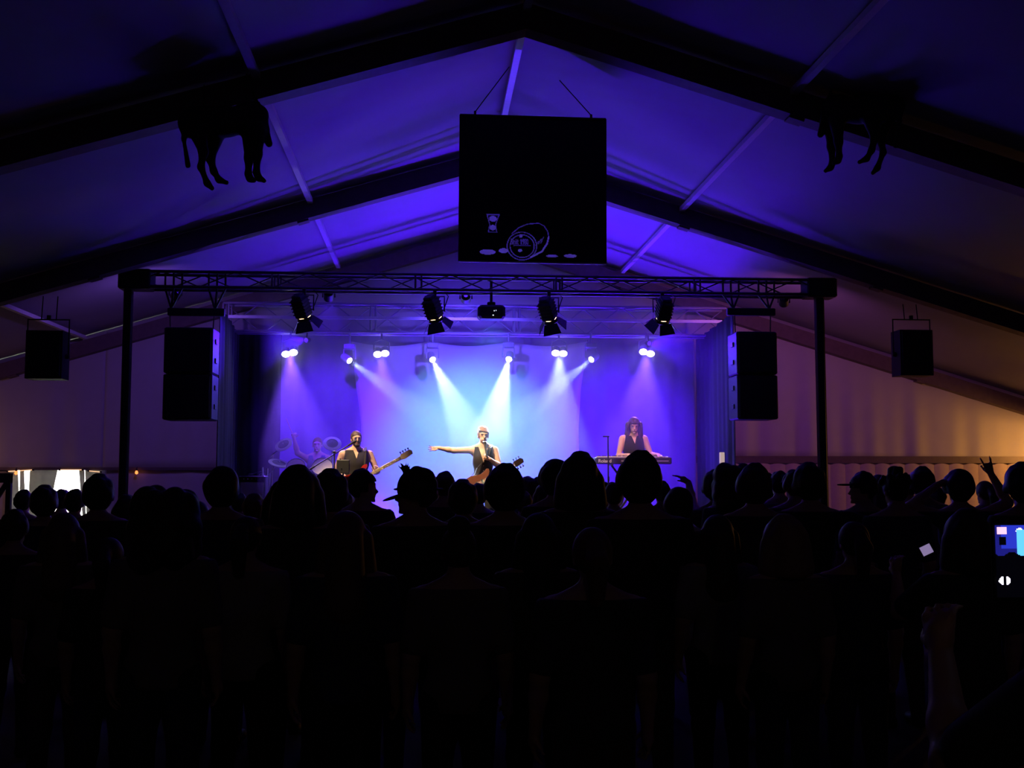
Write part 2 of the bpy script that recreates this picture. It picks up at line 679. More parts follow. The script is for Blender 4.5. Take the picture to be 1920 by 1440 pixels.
# a white market tent outside, lit by a floodlight on a stand
ot = empty('market_tent', (at(120, 890, 24.2).x, 24.2, 0), label='floodlit white market tent seen through the exit', cat='tent')
m = MB(); m.box((0, 1.5, 1.2), (6.0, 0.04, 2.4)); m.build('tent_wall', mat('pvc_white', (0.85, 0.85, 0.83), 0.6), ot)
m = MB()
m.add([(-3, 1.5, 2.4), (3, 1.5, 2.4), (3, 0.0, 2.2), (-3, 0.0, 2.2), (-3, 1.5, 2.45), (3, 1.5, 2.45), (3, 0.0, 2.25), (-3, 0.0, 2.25)],
      [(0, 1, 2, 3), (7, 6, 5, 4), (0, 4, 5, 1), (1, 5, 6, 2), (2, 6, 7, 3), (3, 7, 4, 0)])
m.build('awning', mat('pvc_white', (0.85, 0.85, 0.83)), ot)
for x in (-2.9, 2.9):
    m = MB(); m.tube([(x, 0.05, 0), (x, 0.05, 2.2)], 0.03); m.build('tent_pole', M_ALU, ot)
fw = at(215, 860, 23.2)
fo = empty('floodlight', (fw.x, fw.y, 0), label='outdoor floodlight on a stand behind the left wall', cat='floodlight')
m = MB(); m.tube([(0, 0, 0), (0, 0, 2.2)], 0.025); m.build('pole', M_BLACK, fo)
m = MB(); m.box((0, 0, 2.3), (0.34, 0.16, 0.26), bev=0.02); m.build('housing', M_BLACK, fo)
m = MB(); m.box((0, 0.09, 2.3), (0.28, 0.01, 0.2)); m.build('lens', mat('flood_lens', (1, 1, 1), emit=(1, .95, .85), strength=20), fo)
for a in (0, 2.1, 4.2):
    m = MB(); m.tube([(0, 0, 0.5), (0.35 * math.cos(a), 0.35 * math.sin(a), 0.01)], 0.014); m.build('leg', M_BLACK, fo)
spot('floodlight_lamp', (fw.x, fw.y + 0.14, 2.3), (at(110, 900, 25.6).x, 25.6, 1.2), (1, .95, .86), 5200, 130, 0.5, 0.1)
for px, py, lab in ((30, 887, 'small orange lamp on the rail above the white strip'), (256, 886, 'small orange lamp right of the left stage tower')):
    p = at(px, py, 20.85)
    o = empty('orange_lamp', p, label=lab, cat='lamp', group='orange lamps on the left back wall')
    m = MB(); m.lathe([(0.002, -0.035), (0.026, -0.02), (0.03, 0.0), (0.02, 0.025), (0.008, 0.04)], n=12); m.build('bulb', M_ORANGE, o, True)
    m = MB(); m.lathe([(0.014, 0.035), (0.016, 0.07), (0.008, 0.085)], n=10); m.build('socket', M_BLACK, o, True)
    m = MB(); m.tube([(0, 0, .08), (0, 0.05, RAILZ_L + 0.02 - p.z + 0.02 if RAILZ_L + .02 - p.z > .08 else .1)], 0.006, 6); m.build('bracket', M_BLACK, o)
for x0, x1, y0, y1, lab in ((14, 62, 884, 881, 'thin glowing tube lamp at the left end of the rail'), (112, 155, 881, 881, 'thin glowing tube lamp over the glaring opening'),
                            (166, 189, 883, 885, 'thin glowing tube lamp at the right end of the exit')):
    a, b = at(x0, y0, 20.88), at(x1, y1, 20.88)
    o = empty('tube_lamp', (a + b) / 2, label=lab, cat='lamp', group='tube lamps on the left rail')
    h = (b - a) / 2
    m = MB(); m.tube([-h * .94, h * .94], 0.008, 8); m.build('tube', mat('warm_tube', (1, .8, .6), emit=(1.0, .55, .28), strength=1.2), o)
    for e in (-h, h):
        m = MB(); m.box(e, (0.03, 0.03, 0.03)); m.build('end_cap', M_BLACK, o)
# dark wooden frame at the left edge
p = at(8, 960, 14.5)
o = empty('wooden_stand', (p.x, 14.5, 0), label='dark wooden frame standing at the left edge of the crowd', cat='stand')
top = at(8, 890, 14.5).z
xr = at(22, 900, 14.5).x - p.x
m = MB(); m.box((xr - .03, 0, top / 2), (0.06, 0.06, top)); m.build('post', M_BEAM, o)
m = MB(); m.box((xr - .9, 0, top / 2), (0.06, 0.06, top)); m.build('post', M_BEAM, o)
m = MB(); m.box((xr - .46, 0, top - .04), (0.92, 0.07, 0.12)); m.build('crossbar', M_BEAM, o)
m = MB(); m.bar((xr - .06, 0, top - .1), (xr - .2, 0, top - .35), 0.05, 0.05); m.build('brace', M_BEAM, o)

# warm lamp on the back wall beyond the right edge
lw = Vector((at(2030, 790, 19.7).x, 19.7, 2.36))
o = empty('wall_lantern', lw, label='amber lantern on the right back wall, past the picture edge', cat='lamp')
m = MB(); m.lathe([(0.05, -0.1), (0.09, -0.09), (0.09, 0.09), (0.05, 0.1)], n=16, cap=False); m.build('glass', mat('amber_glass', (0.9, 0.5, 0.15), emit=(1, .5, .12), strength=6), o, True)
m = MB(); m.lathe([(0.26, -0.03), (0.24, 0.0), (0.09, 0.11), (0.02, 0.18)], n=24); m.build('shade', M_BLACK, o, True)
m = MB(); m.tube([(0, 0, .17), (0, .6, .24), (0, 1.28, .15)], .012); m.build('bracket', M_BLACK, o)
point('wall_lantern_lamp', lw + Vector((0, 0, -0.16)), (1.0, 0.42, 0.09), 105, 0.07)
lw = Vector((at(-190, 780, 19.6).x, 19.6, 2.35))
o = empty('wall_lantern', lw, label='weak reddish lantern on the left back wall, past the picture edge', cat='lamp')
m = MB(); m.lathe([(0.05, -0.1), (0.09, -0.09), (0.09, 0.09), (0.05, 0.1)], n=16, cap=False); m.build('glass', mat('red_glass', (0.9, 0.4, 0.25), emit=(1, .4, .2), strength=2), o, True)
m = MB(); m.lathe([(0.11, 0.1), (0.1, 0.12), (0.02, 0.18)], n=16); m.build('cap', M_BLACK, o, True)
m = MB(); m.tube([(0, 0, .17), (0, .6, .24), (0, 1.38, .15)], .012); m.build('bracket', M_BLACK, o)
point('wall_lantern_lamp', lw + Vector((0, 0, -0.16)), (1.0, 0.45, 0.34), 14, 0.09)
# dim house lamp far behind the camera
lw = Vector((RX, -4.0, 4.6))
o = empty('house_lamp', lw, label='dim bar lamp hanging behind the camera', cat='lamp')
m = MB(); m.lathe([(0.02, 0.16), (0.05, 0.12), (0.2, 0.0), (0.19, 0.0)], n=20, cap=False); m.build('shade', M_BLACK, o, True)
m = MB(); m.lathe([(0.002, -0.03), (0.04, -0.01), (0.045, 0.03), (0.02, 0.08)], n=14); m.build('bulb', mat('dim_bulb', (1, .9, .7), emit=(1, .75, .45), strength=2), o, True)
m = MB(); m.tube([(0, 0, .15), (0, 0, roof_z(RX) - 4.6 - .02)], .008, 6); m.build('cord', M_BLACK, o)
point('house_lamp_light', lw + Vector((0, 0, -0.1)), (1.0, 0.75, 0.5), 4.5, 0.1)

# ------------------------------------------------------------------ stage
SX0, SX1 = -4.45, 6.15
SY0 = 16.45
st = empty('stage_platform', (0, 0, 0), label='low black stage platform behind the crowd', cat='stage', kind='structure')
nb = 8
for i in range(nb):
    for j in range(2):
        w = (SX1 - SX0) / nb
        m = MB(); m.box((SX0 + w * (i + .5), SY0 + 2.2 * (j + .5), DECK - 0.03), (w - 0.008, 2.19, 0.06)); m.build('deck_panel', M_DECK, st)
for i in range(nb):
    w = (SX1 - SX0) / nb
    m = MB(); m.box((SX0 + w * (i + .5), SY0 + 0.03, (DECK - 0.06) / 2), (w - 0.01, 0.03, DECK - 0.06)); m.build('skirt_panel', M_SKIRT, st)
m = MB(); m.box(((SX0 + SX1) / 2, SY0 + 2.2, 0.32), (SX1 - SX0 - .1, 4.2, 0.63)); m.build('frame', M_BLACK, st)

# drapes behind the stage
def drape(name, x0, x1, y0, y1, z0, z1, m, lab, amp=0.045, freq=9.0, n=220):
    def fn(u, v):
        x, y = x0 + (x1 - x0) * u, y0 + (y1 - y0) * u
        L = math.hypot(x1 - x0, y1 - y0)
        nx, ny = -(y1 - y0) / L, (x1 - x0) / L
        s = u * L
        a = amp * (math.sin(s * freq + math.sin(s * 2.1)) + 0.35 * math.sin(s * freq * 2.3 + 1)) * (1.0 - 0.35 * v)
        return (x + nx * a, y + ny * a, z0 + (z1 - z0) * v)
    o = sheet(name, n, 10, fn, m, thick=0.004)
    return tag(o, lab, 'curtain', kind='structure')


drape('back_curtain', -3.3, 4.95, 20.55, 20.55, DECK, at(900, 628, 20.55).z, M_DRAPE, 'pleated curtain hanging across the back of the stage')
drape('side_curtain', -3.12, -3.42, 16.95, 20.4, DECK, 4.28, M_LEG, 'dark pleated side curtain at the left of the stage', 0.03, 11, 120)
drape('side_curtain', 4.72, 4.98, 16.95, 20.4, DECK, 4.28, mat('side_drape_grey', (0.09, 0.09, 0.10), 0.9), 'dark pleated side curtain at the right of the stage', 0.03, 11, 120)

drape('masking_leg', -3.35, at(527, 700, 19.95).x, 19.98, 19.95, DECK, 4.25, mat('leg_velvet', (0.02, 0.02, 0.022), 0.9), 'narrow black masking curtain left of the drums', 0.025, 16, 60)
# stretch sail: pinched sides, scalloped head
SA_Y = 20.25
Ledge = [(628, 657), (660, 661), (703, 665), (775, 675), (803, 677), (870, 676), (940, 668), (1000, 655)]
Redge = [(628, 1103), (660, 1099), (731, 1089), (803, 1085), (870, 1086), (940, 1094), (1000, 1106)]


def interp(tab, y):
    return float(np.interp(y, [t[0] for t in tab], [t[1] for t in tab]))


def sail_fn(u, v):
    ytop = 640 + 9 * abs(math.sin(u * math.pi * 3))
    py = 992 + (ytop - 992) * v
    x0, x1 = interp(Ledge, py), interp(Redge, py)
    p = at(x0 + (x1 - x0) * u, py, SA_Y)
    return (p.x, SA_Y - 0.10 * math.sin(math.pi * u) * math.sin(math.pi * v), p.z)


o = empty('stretch_sail', (0, 0, 0))
sheet('sail', 60, 40, sail_fn, M_SAIL, o, thick=0.004)
for u in (0.0, .333, .667, 1.0):
    q = Vector(sail_fn(u, 1.0))
    m = MB(); m.tube([q, (q.x, 19.72, at(900, 620, 19.7).z)], .008, 6); m.build('tie_cord', M_BLACK, o)
tag(o, 'white stretch-fabric sail with pinched sides behind the singer', 'backdrop')

# ------------------------------------------------------------------ trusses
def truss(name, xa, xb, y, zlo, zhi, dep, m, label, step=0.5, r=0.024, hook=True):
    t = empty(name, ((xa + xb) / 2, y, zlo), label=label, cat='truss')
    L = xb - xa
    H = zhi - zlo
    for yy in (0, dep):
        for z in (0, H):
            mb = MB(); mb.tube([(-L / 2, yy, z), (L / 2, yy, z)], r, 10); mb.build('chord', m, t, True)
    n = int(L / step)
    st_ = L / n
    up = MB().tube([(0, 0, 0), (st_, 0, H)], r * .45, 6).mesh('brace', m)
    dn = MB().tube([(0, 0, H), (st_, 0, 0)], r * .45, 6).mesh('brace', m)
    fa = MB().tube([(0, 0, 0), (st_, dep, 0)], r * .45, 6).mesh('brace', m)
    fb = MB().tube([(0, dep, 0), (st_, 0, 0)], r * .45, 6).mesh('brace', m)
    for i in range(n):
        x = -L / 2 + i * st_
        for yy in (0, dep):
            link('brace', (up if (i + (yy > 0)) % 2 == 0 else dn), t, (x, yy, 0))
        link('brace', (fa if i % 2 else fb), t, (x, 0, 0))
        link('brace', (fb if i % 2 else fa), t, (x, 0, H))
    sp = MB().tube([(0, 0, 0), (0, 0, H)], r * .6, 6).mesh('spacer', m)
    for i in range(0, n + 1, 4):                 # section joints: paired uprights
        for dx in (0, 0.09):
            for yy in (0, dep):
                link('spacer', sp, t, (min(L / 2 - .02, -L / 2 + i * st_ + dx), yy, 0))
    return t


TX0, TX1 = at(236, 520, 16.3).x, at(1556, 540, 16.3).x
TZ1, TZ0 = at(890, 514, 16.3).z - .02, at(890, 547, 16.3).z + .02
TY = 16.3
ft = truss('lighting_truss', TX0, TX1, TY, TZ0, TZ1, 0.29, M_TRUSS, 'dark box truss spanning the front of the stage')
for s in (-1, 1):           # corner cubes
    mb = MB(); mb.box((s * ((TX1 - TX0) / 2 - .12), .145, (TZ1 - TZ0) / 2), (.46, .34, TZ1 - TZ0 + .07), bev=.02); mb.build('corner_block', M_BLACK, ft)
rt = truss('rear_truss', at(418, 600, 19.4).x, at(1362, 600, 19.4).x, 19.4, at(900, 625, 19.4).z, at(900, 573, 19.4).z, 0.3, mat('truss_grey', (0.28, 0.28, 0.3), 0.45, 0.2), 'pale box truss at the back of the stage carrying the lamps', 0.6)
# long bright batten in the middle of the rear truss
mb = MB(); mb.bar((-4.3, -0.06, 0.24), (4.3, -0.06, 0.24), 0.05, 0.05); mb.build('batten', M_ALU, rt)

for px, lab in ((237, 'dark stage tower pole left of the hanging loudspeakers'), (1538, 'dark stage tower pole right of the hanging loudspeakers')):
    x = at(px, 700, TY + .14).x
    o = empty('stage_tower', (x, TY + .14, 0), label=lab, cat='tower', group='towers carrying the stage truss')
    mb = MB(); mb.box((0, 0, TZ0 / 2), (0.115, 0.115, TZ0 - .01), bev=.01); mb.build('pole', M_BLACK, o)
    mb = MB(); mb.tube([(.1 if px > 900 else -.02, .09, .05), (.1 if px > 900 else -.02, .09, TZ0)], .018, 8); mb.build('cable', M_BLACK, o)
    mb = MB(); mb.box((0, 0, .02), (.5, .5, .04), bev=.01); mb.build('base_plate', M_BLACK, o)

# rear truss stands on two slim poles behind the side curtains
for px, lab in ((424, 'slim pole under the left end of the rear truss'), (1356, 'slim pole under the right end of the rear truss')):
    p = at(px, 700, 19.55)
    mb = MB(); mb.tube([(0, 0, 0), (0, 0, at(900, 625, 19.4).z - DECK - .03)], .03, 10); mb.tube([(0, 0, 0), (0, 0, .02)], .2, 16)
    o = mb.build('truss_pole', M_ALU, None, True, (p.x, 19.55, DECK)); tag(o, lab, 'pole', 'poles under the rear truss')

# ------------------------------------------------------------------ hanging loudspeaker stacks
def pa_stack(x0, x1, ytop, ybot, ysplit, label, lit):
    Yd = 15.95
    a, b = at(x0, ytop, Yd), at(x1, ybot, Yd)
    W = b.x - a.x
    zt, zb, zs = a.z, b.z, at(x0, ysplit, Yd).z
    D = 0.5
    o = empty('loudspeaker_stack', ((a.x + b.x) / 2, Yd, zb), label=label, cat='loudspeaker', group='hanging main loudspeakers')
    for z0, z1 in ((zb, zs - .006), (zs + .006, zt)):
        h = z1 - z0
        mb = MB(); mb.box((0, D / 2, z0 - zb + h / 2), (W, D, h), bev=.018)
        c = mb.build('cabinet', M_CAB, o)
        mb = MB(); mb.box((0, -.012, z0 - zb + h / 2), (W - .05, .02, h - .05), bev=.008); mb.build('grille', M_GRILLE, c)
        for s in (-1, 1):
            for zz in (.3, .72):
                mb = MB(); mb.box((s * (W / 2 + .006), D * .45, z0 - zb + h * zz), (.02, .12, .075), bev=.008); mb.build('handle', M_BLACK, c)
    # flying bar with two beam clamps and slings
    bz = at(x0, 581, Yd).z - zb
    bx = -1 if x0 < 900 else 1
    mb = MB(); mb.box((0.06 * -bx * (1 if bx < 0 else .4), .2, bz), (W + .12, .09, .11), bev=.01); mb.build('flying_bar', M_BLACK, o)
    for s in (-1, 1):
        mb = MB()
        X = s * (W / 2 - .03)
        top = TZ0 - zb
        for dx in (-.1, 0.0, .1):
            mb.tube([(X, .26, bz + .05), (X + dx * (1.2), .38, top - .02), (X + dx * 1.2, .38, top + .24)], .016, 6)
        mb.build('truss_hook', M_BLACK, o)
        mb = MB(); mb.tube([(X, .2, bz - .05), (X * .97, .2, zt - zb - .01)], .009, 6); mb.build('sling', M_BLACK, o)
    return o


pa_stack(308, 396, 613, 787, 700, 'tall black loudspeaker stack hanging left of the stage', 1)
pa_stack(1381, 1460, 621, 786, 702, 'tall black loudspeaker stack hanging right of the stage', -1)


def side_speaker(x0, x1, yt, yb, Yd, label):
    a, b = at(x0, yt, Yd), at(x1, yb, Yd)
    W, H = b.x - a.x, a.z - b.z
    cx = (a.x + b.x) / 2
    o = empty('delay_loudspeaker', (cx, Yd, b.z), label=label, cat='loudspeaker', group='small loudspeakers hung under the rafters')
    mb = MB()
    mb.prism([(-W / 2, 0), (W / 2, 0), (W / 2, H), (-W / 2, H)], .32, None, (0, .16, 0)); mb.build('cabinet', M_CAB, o)
    mb = MB(); mb.box((0, -.012, H / 2), (W - .04, .02, H - .05), bev=.008); mb.build('grille', M_GRILLE, o)
    for s in (-1, 1):
        mb = MB(); mb.lathe([(.035, 0), (.035, .03), (.02, .05)], (s * W / 2, .16, H * .48), (s, 0, 0), 10); mb.build('knob', M_BLACK, o, True)
    mb = MB()
    t = H + .17
    mb.tube([(-W / 2 - .035, .16, H * .48), (-W / 2 - .035, .16, t), (W / 2 + .035, .16, t), (W / 2 + .035, .16, H * .48)], .013, 6)
    mb.build('yoke', M_BLACK, o)
    zz = roof_z(cx) - .37 - b.z
    mb = MB(); mb.tube([(0, .16, t), (0, .16, t + .06)], .03, 8); mb.tube([(-.1, .16, t), (-.1, .2, zz)], .008, 6); mb.tube([(.1, .16, t), (.1, .2, zz)], .008, 6)
    mb.build('hanger', M_BLACK, o)
    return o


side_speaker(49, 115, 619, 710, 15.75, 'small black loudspeaker in a yoke under the left rafter')
side_speaker(1687, 1751, 618, 704, 15.75, 'small black loudspeaker in a yoke under the right rafter')

# ------------------------------------------------------------------ lamps
M_LENS_W = mat('lens_white', (1, 1, 1), emit=(.72, .68, 1.0), strength=40)
M_LENS_B = mat('lens_beam', (1, 1, 1), emit=(.85, .9, 1.0), strength=60)


def local_rot(o, src, dst):
    o.rotation_mode = 'QUATERNION'
    o.rotation_quaternion = aim_rot(src, dst)


M_LAMP = mat('lamp_grey', (0.30, 0.30, 0.34), 0.5, var=.1)


def par_lamp(px, py, Yd, dst, col, power, angle, label, tilt):
    p = at(px, py, Yd)
    o = empty('twin_par_lamp', p, label=label, cat='stage lamp', group='twin par lamps on the rear truss')
    h = empty('head', (0, 0, 0)); h.parent = o
    local_rot(h, p, dst)
    R = h.rotation_quaternion.to_matrix()
    xa = R.inverted() @ Vector((math.cos(tilt), 0, math.sin(tilt)))
    xa.z = 0
    xa.normalize()
    for s in (-1, 1):
        c = xa * (s * .064)
        mb = MB(); mb.lathe([(.035, .13), (.07, .10), (.076, .0), (.076, -.012), (.07, -.010)], c, (0, 0, 1), 18, cap=False); mb.build('can', M_LAMP, h, True)
        mb = MB(); mb.lathe([(.0005, -.004), (.07, -.004), (.07, .0), (.0005, .0)], c, (0, 0, 1), 18); mb.build('lens', M_LENS_W, h)
    top = at(px, 622, Yd).z - p.z
    mb = MB()
    mb.tube([(-.13, 0, 0.02), (-.13, 0.05, .2), (0, .08, .26), (.13, .05, .2), (.13, 0, .02)], .011, 6)
    mb.tube([(0, .08, .26), (0, .12, top)], .018, 8)
    mb.build('yoke', M_LAMP, o)
    sp = spot('par_light', p + (Vector(dst) - p).normalized() * .03, dst, col, power, angle, .5, .05)
    return o


def beam_lamp(px, py, Yd, dst, col, power, angle, label):
    p = at(px, py, Yd)
    o = empty('moving_head_lamp', p, label=label, cat='stage lamp', group='moving head beam lamps on the rear truss')
    h = empty('head', (0, 0, 0)); h.parent = o
    local_rot(h, p, dst)
    mb = MB(); mb.lathe([(.03, .20), (.065, .17), (.07, .05), (.062, .0), (.058, -.012), (.052, -.01)], (0, 0, 0), (0, 0, 1), 18, cap=False); mb.build('housing', M_LAMP, h, True)
    mb = MB(); mb.lathe([(.0005, -.002), (.052, -.002), (.052, .004), (.0005, .004)], (0, 0, 0), (0, 0, 1), 18); mb.build('lens', M_LENS_B, h)
    top = at(px, 624, Yd).z - p.z
    mb = MB()
    mb.tube([(-.1, .04, .03), (-.1, .06, .2), (.1, .06, .2), (.1, .04, .03)], .014, 6)
    mb.build('fork', M_LAMP, o)
    mb = MB(); mb.box((0, .06, .25), (.2, .16, .09), bev=.015); mb.tube([(0, .06, .29), (0, .06, top)], .018, 8); mb.build('base', M_LAMP, o)
    spot('beam_light', p + (Vector(dst) - p).normalized() * .02, dst, col, power, angle, .35, .03)
    return o


par_lamp(543, 662, 19.3, at(560, 900, 17.2), VIOLET, P_PAR, 34, 'leftmost twin lamp shining over the drums', .25)
par_lamp(715, 663, 19.3, at(722, 900, 17.2), VIOLET, P_PAR * .7, 34, 'twin lamp above the bass player', .2)
par_lamp(1049, 662, 19.3, at(1042, 900, 17.2), COOL, P_PAR * .7, 30, 'twin lamp between the singer and the keyboard player', .0)
par_lamp(1213, 661, 19.3, at(1190, 900, 17.2), VIOLET, P_PAR, 34, 'rightmost twin lamp shining over the keyboard player', -.2)
beam_lamp(655, 676, 19.3, at(850, 815, 17.6), COOL, P_BEAM, 15, 'leftmost beam lamp slanting toward the singer')
beam_lamp(811, 674, 19.3, at(872, 800, 17.6), COOL, P_BEAM * 1.6, 17, 'inner left beam lamp slanting toward the singer')
beam_lamp(954, 673, 19.3, at(925, 800, 17.6), COOL, P_BEAM * 2.6, 17, 'brightest beam lamp just right of the singer')
beam_lamp(1109, 674, 19.3, at(950, 800, 17.6), COOL, P_BEAM * 1.1, 14, 'rightmost beam lamp slanting toward the singer')


def fresnel(px, py, dst, power, label, glow=9.0, col=WARM, swing=1):
    Yd = 16.25
    p = at(px, py, Yd)
    o = empty('theatre_spotlight', p, label=label, cat='stage lamp', group='barn-door spotlights under the front truss')
    h = empty('head', (0, 0, 0)); h.parent = o
    local_rot(h, p, dst)
    # lamp body along local z, front at -z
    mb = MB()
    mb.box((0, 0, .10), (.2, .2, .30), bev=.02)
    for k in range(5):
        mb.box((0, 0, .02 + k * .05), (.214, .214, .012))
    mb.box((0, 0, .27), (.15, .15, .06), bev=.015)
    mb.build('housing', M_CAB, h)
    mb = MB(); mb.lathe([(.105, -.05), (.115, -.09), (.1, -.09), (.092, -.05)], n=20, cap=False); mb.build('front_ring', M_BLACK, h, True)
    mb = MB(); mb.lathe([(.0005, -.062), (.05, -.07), (.092, -.06), (.092, -.05), (.0005, -.05)], n=20); mb.build('lens', mat('fresnel_lens', (1, .9, .8), emit=(1.0, .55, .25), strength=glow), h, True)
    for k in range(4):
        a = k * math.pi / 2 + .3
        Rz = Matrix.Rotation(a, 3, 'Z')
        Rx = Matrix.Rotation(math.radians(-38), 3, 'X')
        mb = MB()
        poly = [(-.095, 0), (.095, 0), (.135, -.16), (-.135, -.16)]
        vs = []
        for t in (-.003, .003):
            for x, z in poly:
                v = Rx @ Vector((x, t, z))
                vs.append(Rz @ (v + Vector((0, -.105, -.09))))
        mb.add(vs, [(0, 1, 2, 3), (7, 6, 5, 4), (0, 4, 5, 1), (1, 5, 6, 2), (2, 6, 7, 3), (3, 7, 4, 0)])
        mb.build('barn_door', M_BLACK, h)
    top = TZ0 - p.z
    mb = MB()
    mb.tube([(-.14, .02, 0.05), (-.14, .04, top - .1), (.14, .04, top - .1), (.14, .02, .05)], .012, 6)
    mb.box((0, .05, top - .05), (.05, .07, .1), bev=.01)
    mb.build('yoke', M_BLACK, o)
    mb = MB(); mb.tube([(.14, .03, .1), (.2, .05, .28), (.12, .08, top)], .008, 6); mb.build('cable', M_BLACK, o)
    q = p + (Vector(dst) - p).normalized() * .11
    spot('spotlight_beam', q, dst, col, power, 48, .7, .06)
    return o


fresnel(569, 588, at(655, 855, 17.35), P_FRESNEL * 1.1, 'leftmost barn-door spotlight under the front truss')
fresnel(815, 590, at(895, 850, 17.3), P_FRESNEL * 1.25, 'barn-door spotlight left of the projector')
fresnel(1030, 592, at(1105, 850, 17.6), P_FRESNEL * .5, 'barn-door spotlight right of the projector', 5.0)
fresnel(1243, 592, at(1190, 850, 17.8), P_FRESNEL * .35, 'rightmost barn-door spotlight under the front truss', 1.0, (1.0, .35, .6))

# projector
pj = at(921, 587, 16.35)
o = empty('projector', pj, label='black video projector hanging in the middle of the truss', cat='projector')
mb = MB(); mb.box((0, 0, 0), (.40, .34, .20), bev=.035); body = mb.build('body', M_CAB, o)
mb = MB(); mb.lathe([(.055, .17), (.06, .2), (.05, .21)], (.08, 0, 0), (0, 1, 0), 16, cap=False); mb.lathe([(.0005, .19), (.05, .19)], (.08, 0, 0), (0, 1, 0), 16, cap=False); mb.build('lens', mat('projector_lens', (.6, .7, 1), emit=(.4, .65, 1), strength=8), o, True)
mb = MB(); mb.tube([(0, 0, .1), (0, 0, TZ0 - pj.z + .15)], .02, 10); mb.box((0, 0, .13), (.12, .12, .06), bev=.01); mb.build('mount', M_BLACK, o)
for x, z, w in ((.035, .01, .012), (.062, .015, .008), (.02, -.055, .016)):
    mb = MB(); mb.box((x, -.172, z), (w, .006, .014)); mb.build('status_light', mat('status_led', (1, 1, 1), emit=(.8, .85, 1), strength=1.5), body)
spot('projector_beam', pj + Vector((.08, .24, 0)), at(885, 855, SA_Y), (.12, .52, 1.0), P_PROJ, 56, 1.0, .03)

# unseen wash lamps added behind the front truss to light curtain, sail and back wall
for x, dst, lab, wcol, wpow, wang in ((-1.5, (-1.75, 20.5, 2.5), 'added blue wash lamp behind the left half of the truss', BLUE, P_ADDED_WASH, 46), (3.55, (3.6, 20.5, 2.5), 'added blue wash lamp behind the right half of the truss', BLUE, P_ADDED_WASH, 46),
                                 (.55, (.7, 20.2, 3.6), 'added blue wash lamp behind the middle of the truss', (.10, .05, 1.0), 750, 62),
                                 (-3.75, (-6.2, 21, 2.9), 'added dim violet wash lamp at the left end of the truss', (.30, .12, 1.0), 95, 130), (5.45, (6.6, 21, 2.4), 'added dim pink wash lamp at the right end of the truss', (.85, .20, 1.0), 105, 130)):
    p = Vector((x, 16.75, TZ0 - .06))
    o = empty('added_wash_lamp', p, label=lab, cat='stage lamp', group='added wash lamps behind the front truss')
    h = empty('head', (0, 0, 0)); h.parent = o
    local_rot(h, p, dst)
    mb = MB(); mb.lathe([(.03, .15), (.07, .12), (.075, -.02), (.068, -.02)], n=18, cap=False); mb.build('can', M_BLACK, h, True)
    mb = MB(); mb.lathe([(.0005, -.005), (.068, -.005), (.068, .0), (.0005, .0)], n=18); mb.build('lens', mat('lens_blue', (.2, .1, 1), emit=(.1, .02, 1), strength=1.2), h)
    mb = MB(); mb.tube([(-.09, 0, 0), (-.09, -.02, .1), (.09, -.02, .1), (.09, 0, 0)], .01, 6); mb.tube([(0, -.02, .1), (0, -.17, .12)], .014, 6); mb.build('yoke', M_BLACK, o)
    spot('added_wash_light', p + (Vector(dst) - p).normalized() * .03, dst, wcol, wpow, wang, .8, .06)

# small blue side lamps added on the rear truss to light the inner flanks of the hanging loudspeakers
for x, dst, lab in ((-2.1, (-3.15, 16.2, 3.55), 'added narrow blue side lamp on the rear truss aimed left'), (3.85, (4.5, 16.2, 3.55), 'added narrow blue side lamp on the rear truss aimed right')):
    p = Vector((x, 19.3, at(900, 625, 19.4).z - .16))
    o = empty('added_side_lamp', p, label=lab, cat='stage lamp', group='added narrow blue side lamps')
    h = empty('head', (0, 0, 0)); h.parent = o
    local_rot(h, p, dst)
    mb = MB(); mb.lathe([(.02, .12), (.04, .1), (.045, -.02), (.04, -.02)], n=16, cap=False); mb.build('can', M_BLACK, h, True)
    mb = MB(); mb.lathe([(.0005, -.005), (.04, -.005), (.04, .0), (.0005, .0)], n=16); mb.build('lens', mat('lens_blue', (.2, .1, 1)), h)
    mb = MB(); mb.tube([(0, .05, .03), (0, .1, .15)], .012, 6); mb.build('clamp', M_BLACK, o)
    spot('added_side_light', p + (Vector(dst) - p).normalized() * .03, dst, (.05, .0, 1.0), 420, 30, .5, .03)

# unseen blue led bars added at the foot of the sail to light the roof
for x, lab in ((-1.55, 'added blue led bar on the deck behind the drums'), (0.85, 'added blue led bar on the deck behind the singer'), (3.25, 'added blue led bar on the deck behind the keyboard')):
    p = Vector((x, 19.98, DECK + .13))
    dst = Vector((RX + (x - RX) * .75, 17.7, 6.2))
    o = empty('added_led_bar', p, label=lab, cat='stage lamp', group='added blue led bars at the foot of the sail')
    h = empty('head', (0, 0, 0)); h.parent = o
    local_rot(h, p, dst)
    mb = MB(); mb.box((0, 0, .05), (2.2, .11, .09), bev=.012); mb.build('housing', M_BLACK, h)
    lm = MB().lathe([(.0005, -.002), (.03, -.002), (.034, .004)], n=12).mesh('lens', mat('lens_blue', (.2, .1, 1)), True)
    for k in range(20):
        link('lens', lm, h, (-1.0 + k * .105, 0, .001))
    for s in (-1, 1):
        mb = MB(); mb.box((s * 1.0, 0, -.06), (.03, .12, .13), bev=.006); mb.build('foot', M_BLACK, o)
    area('added_led_bar_light', p + (dst - p).normalized() * .012, dst, BLUE, P_ADDED_LED_BAR, 2.15, .09, 106)

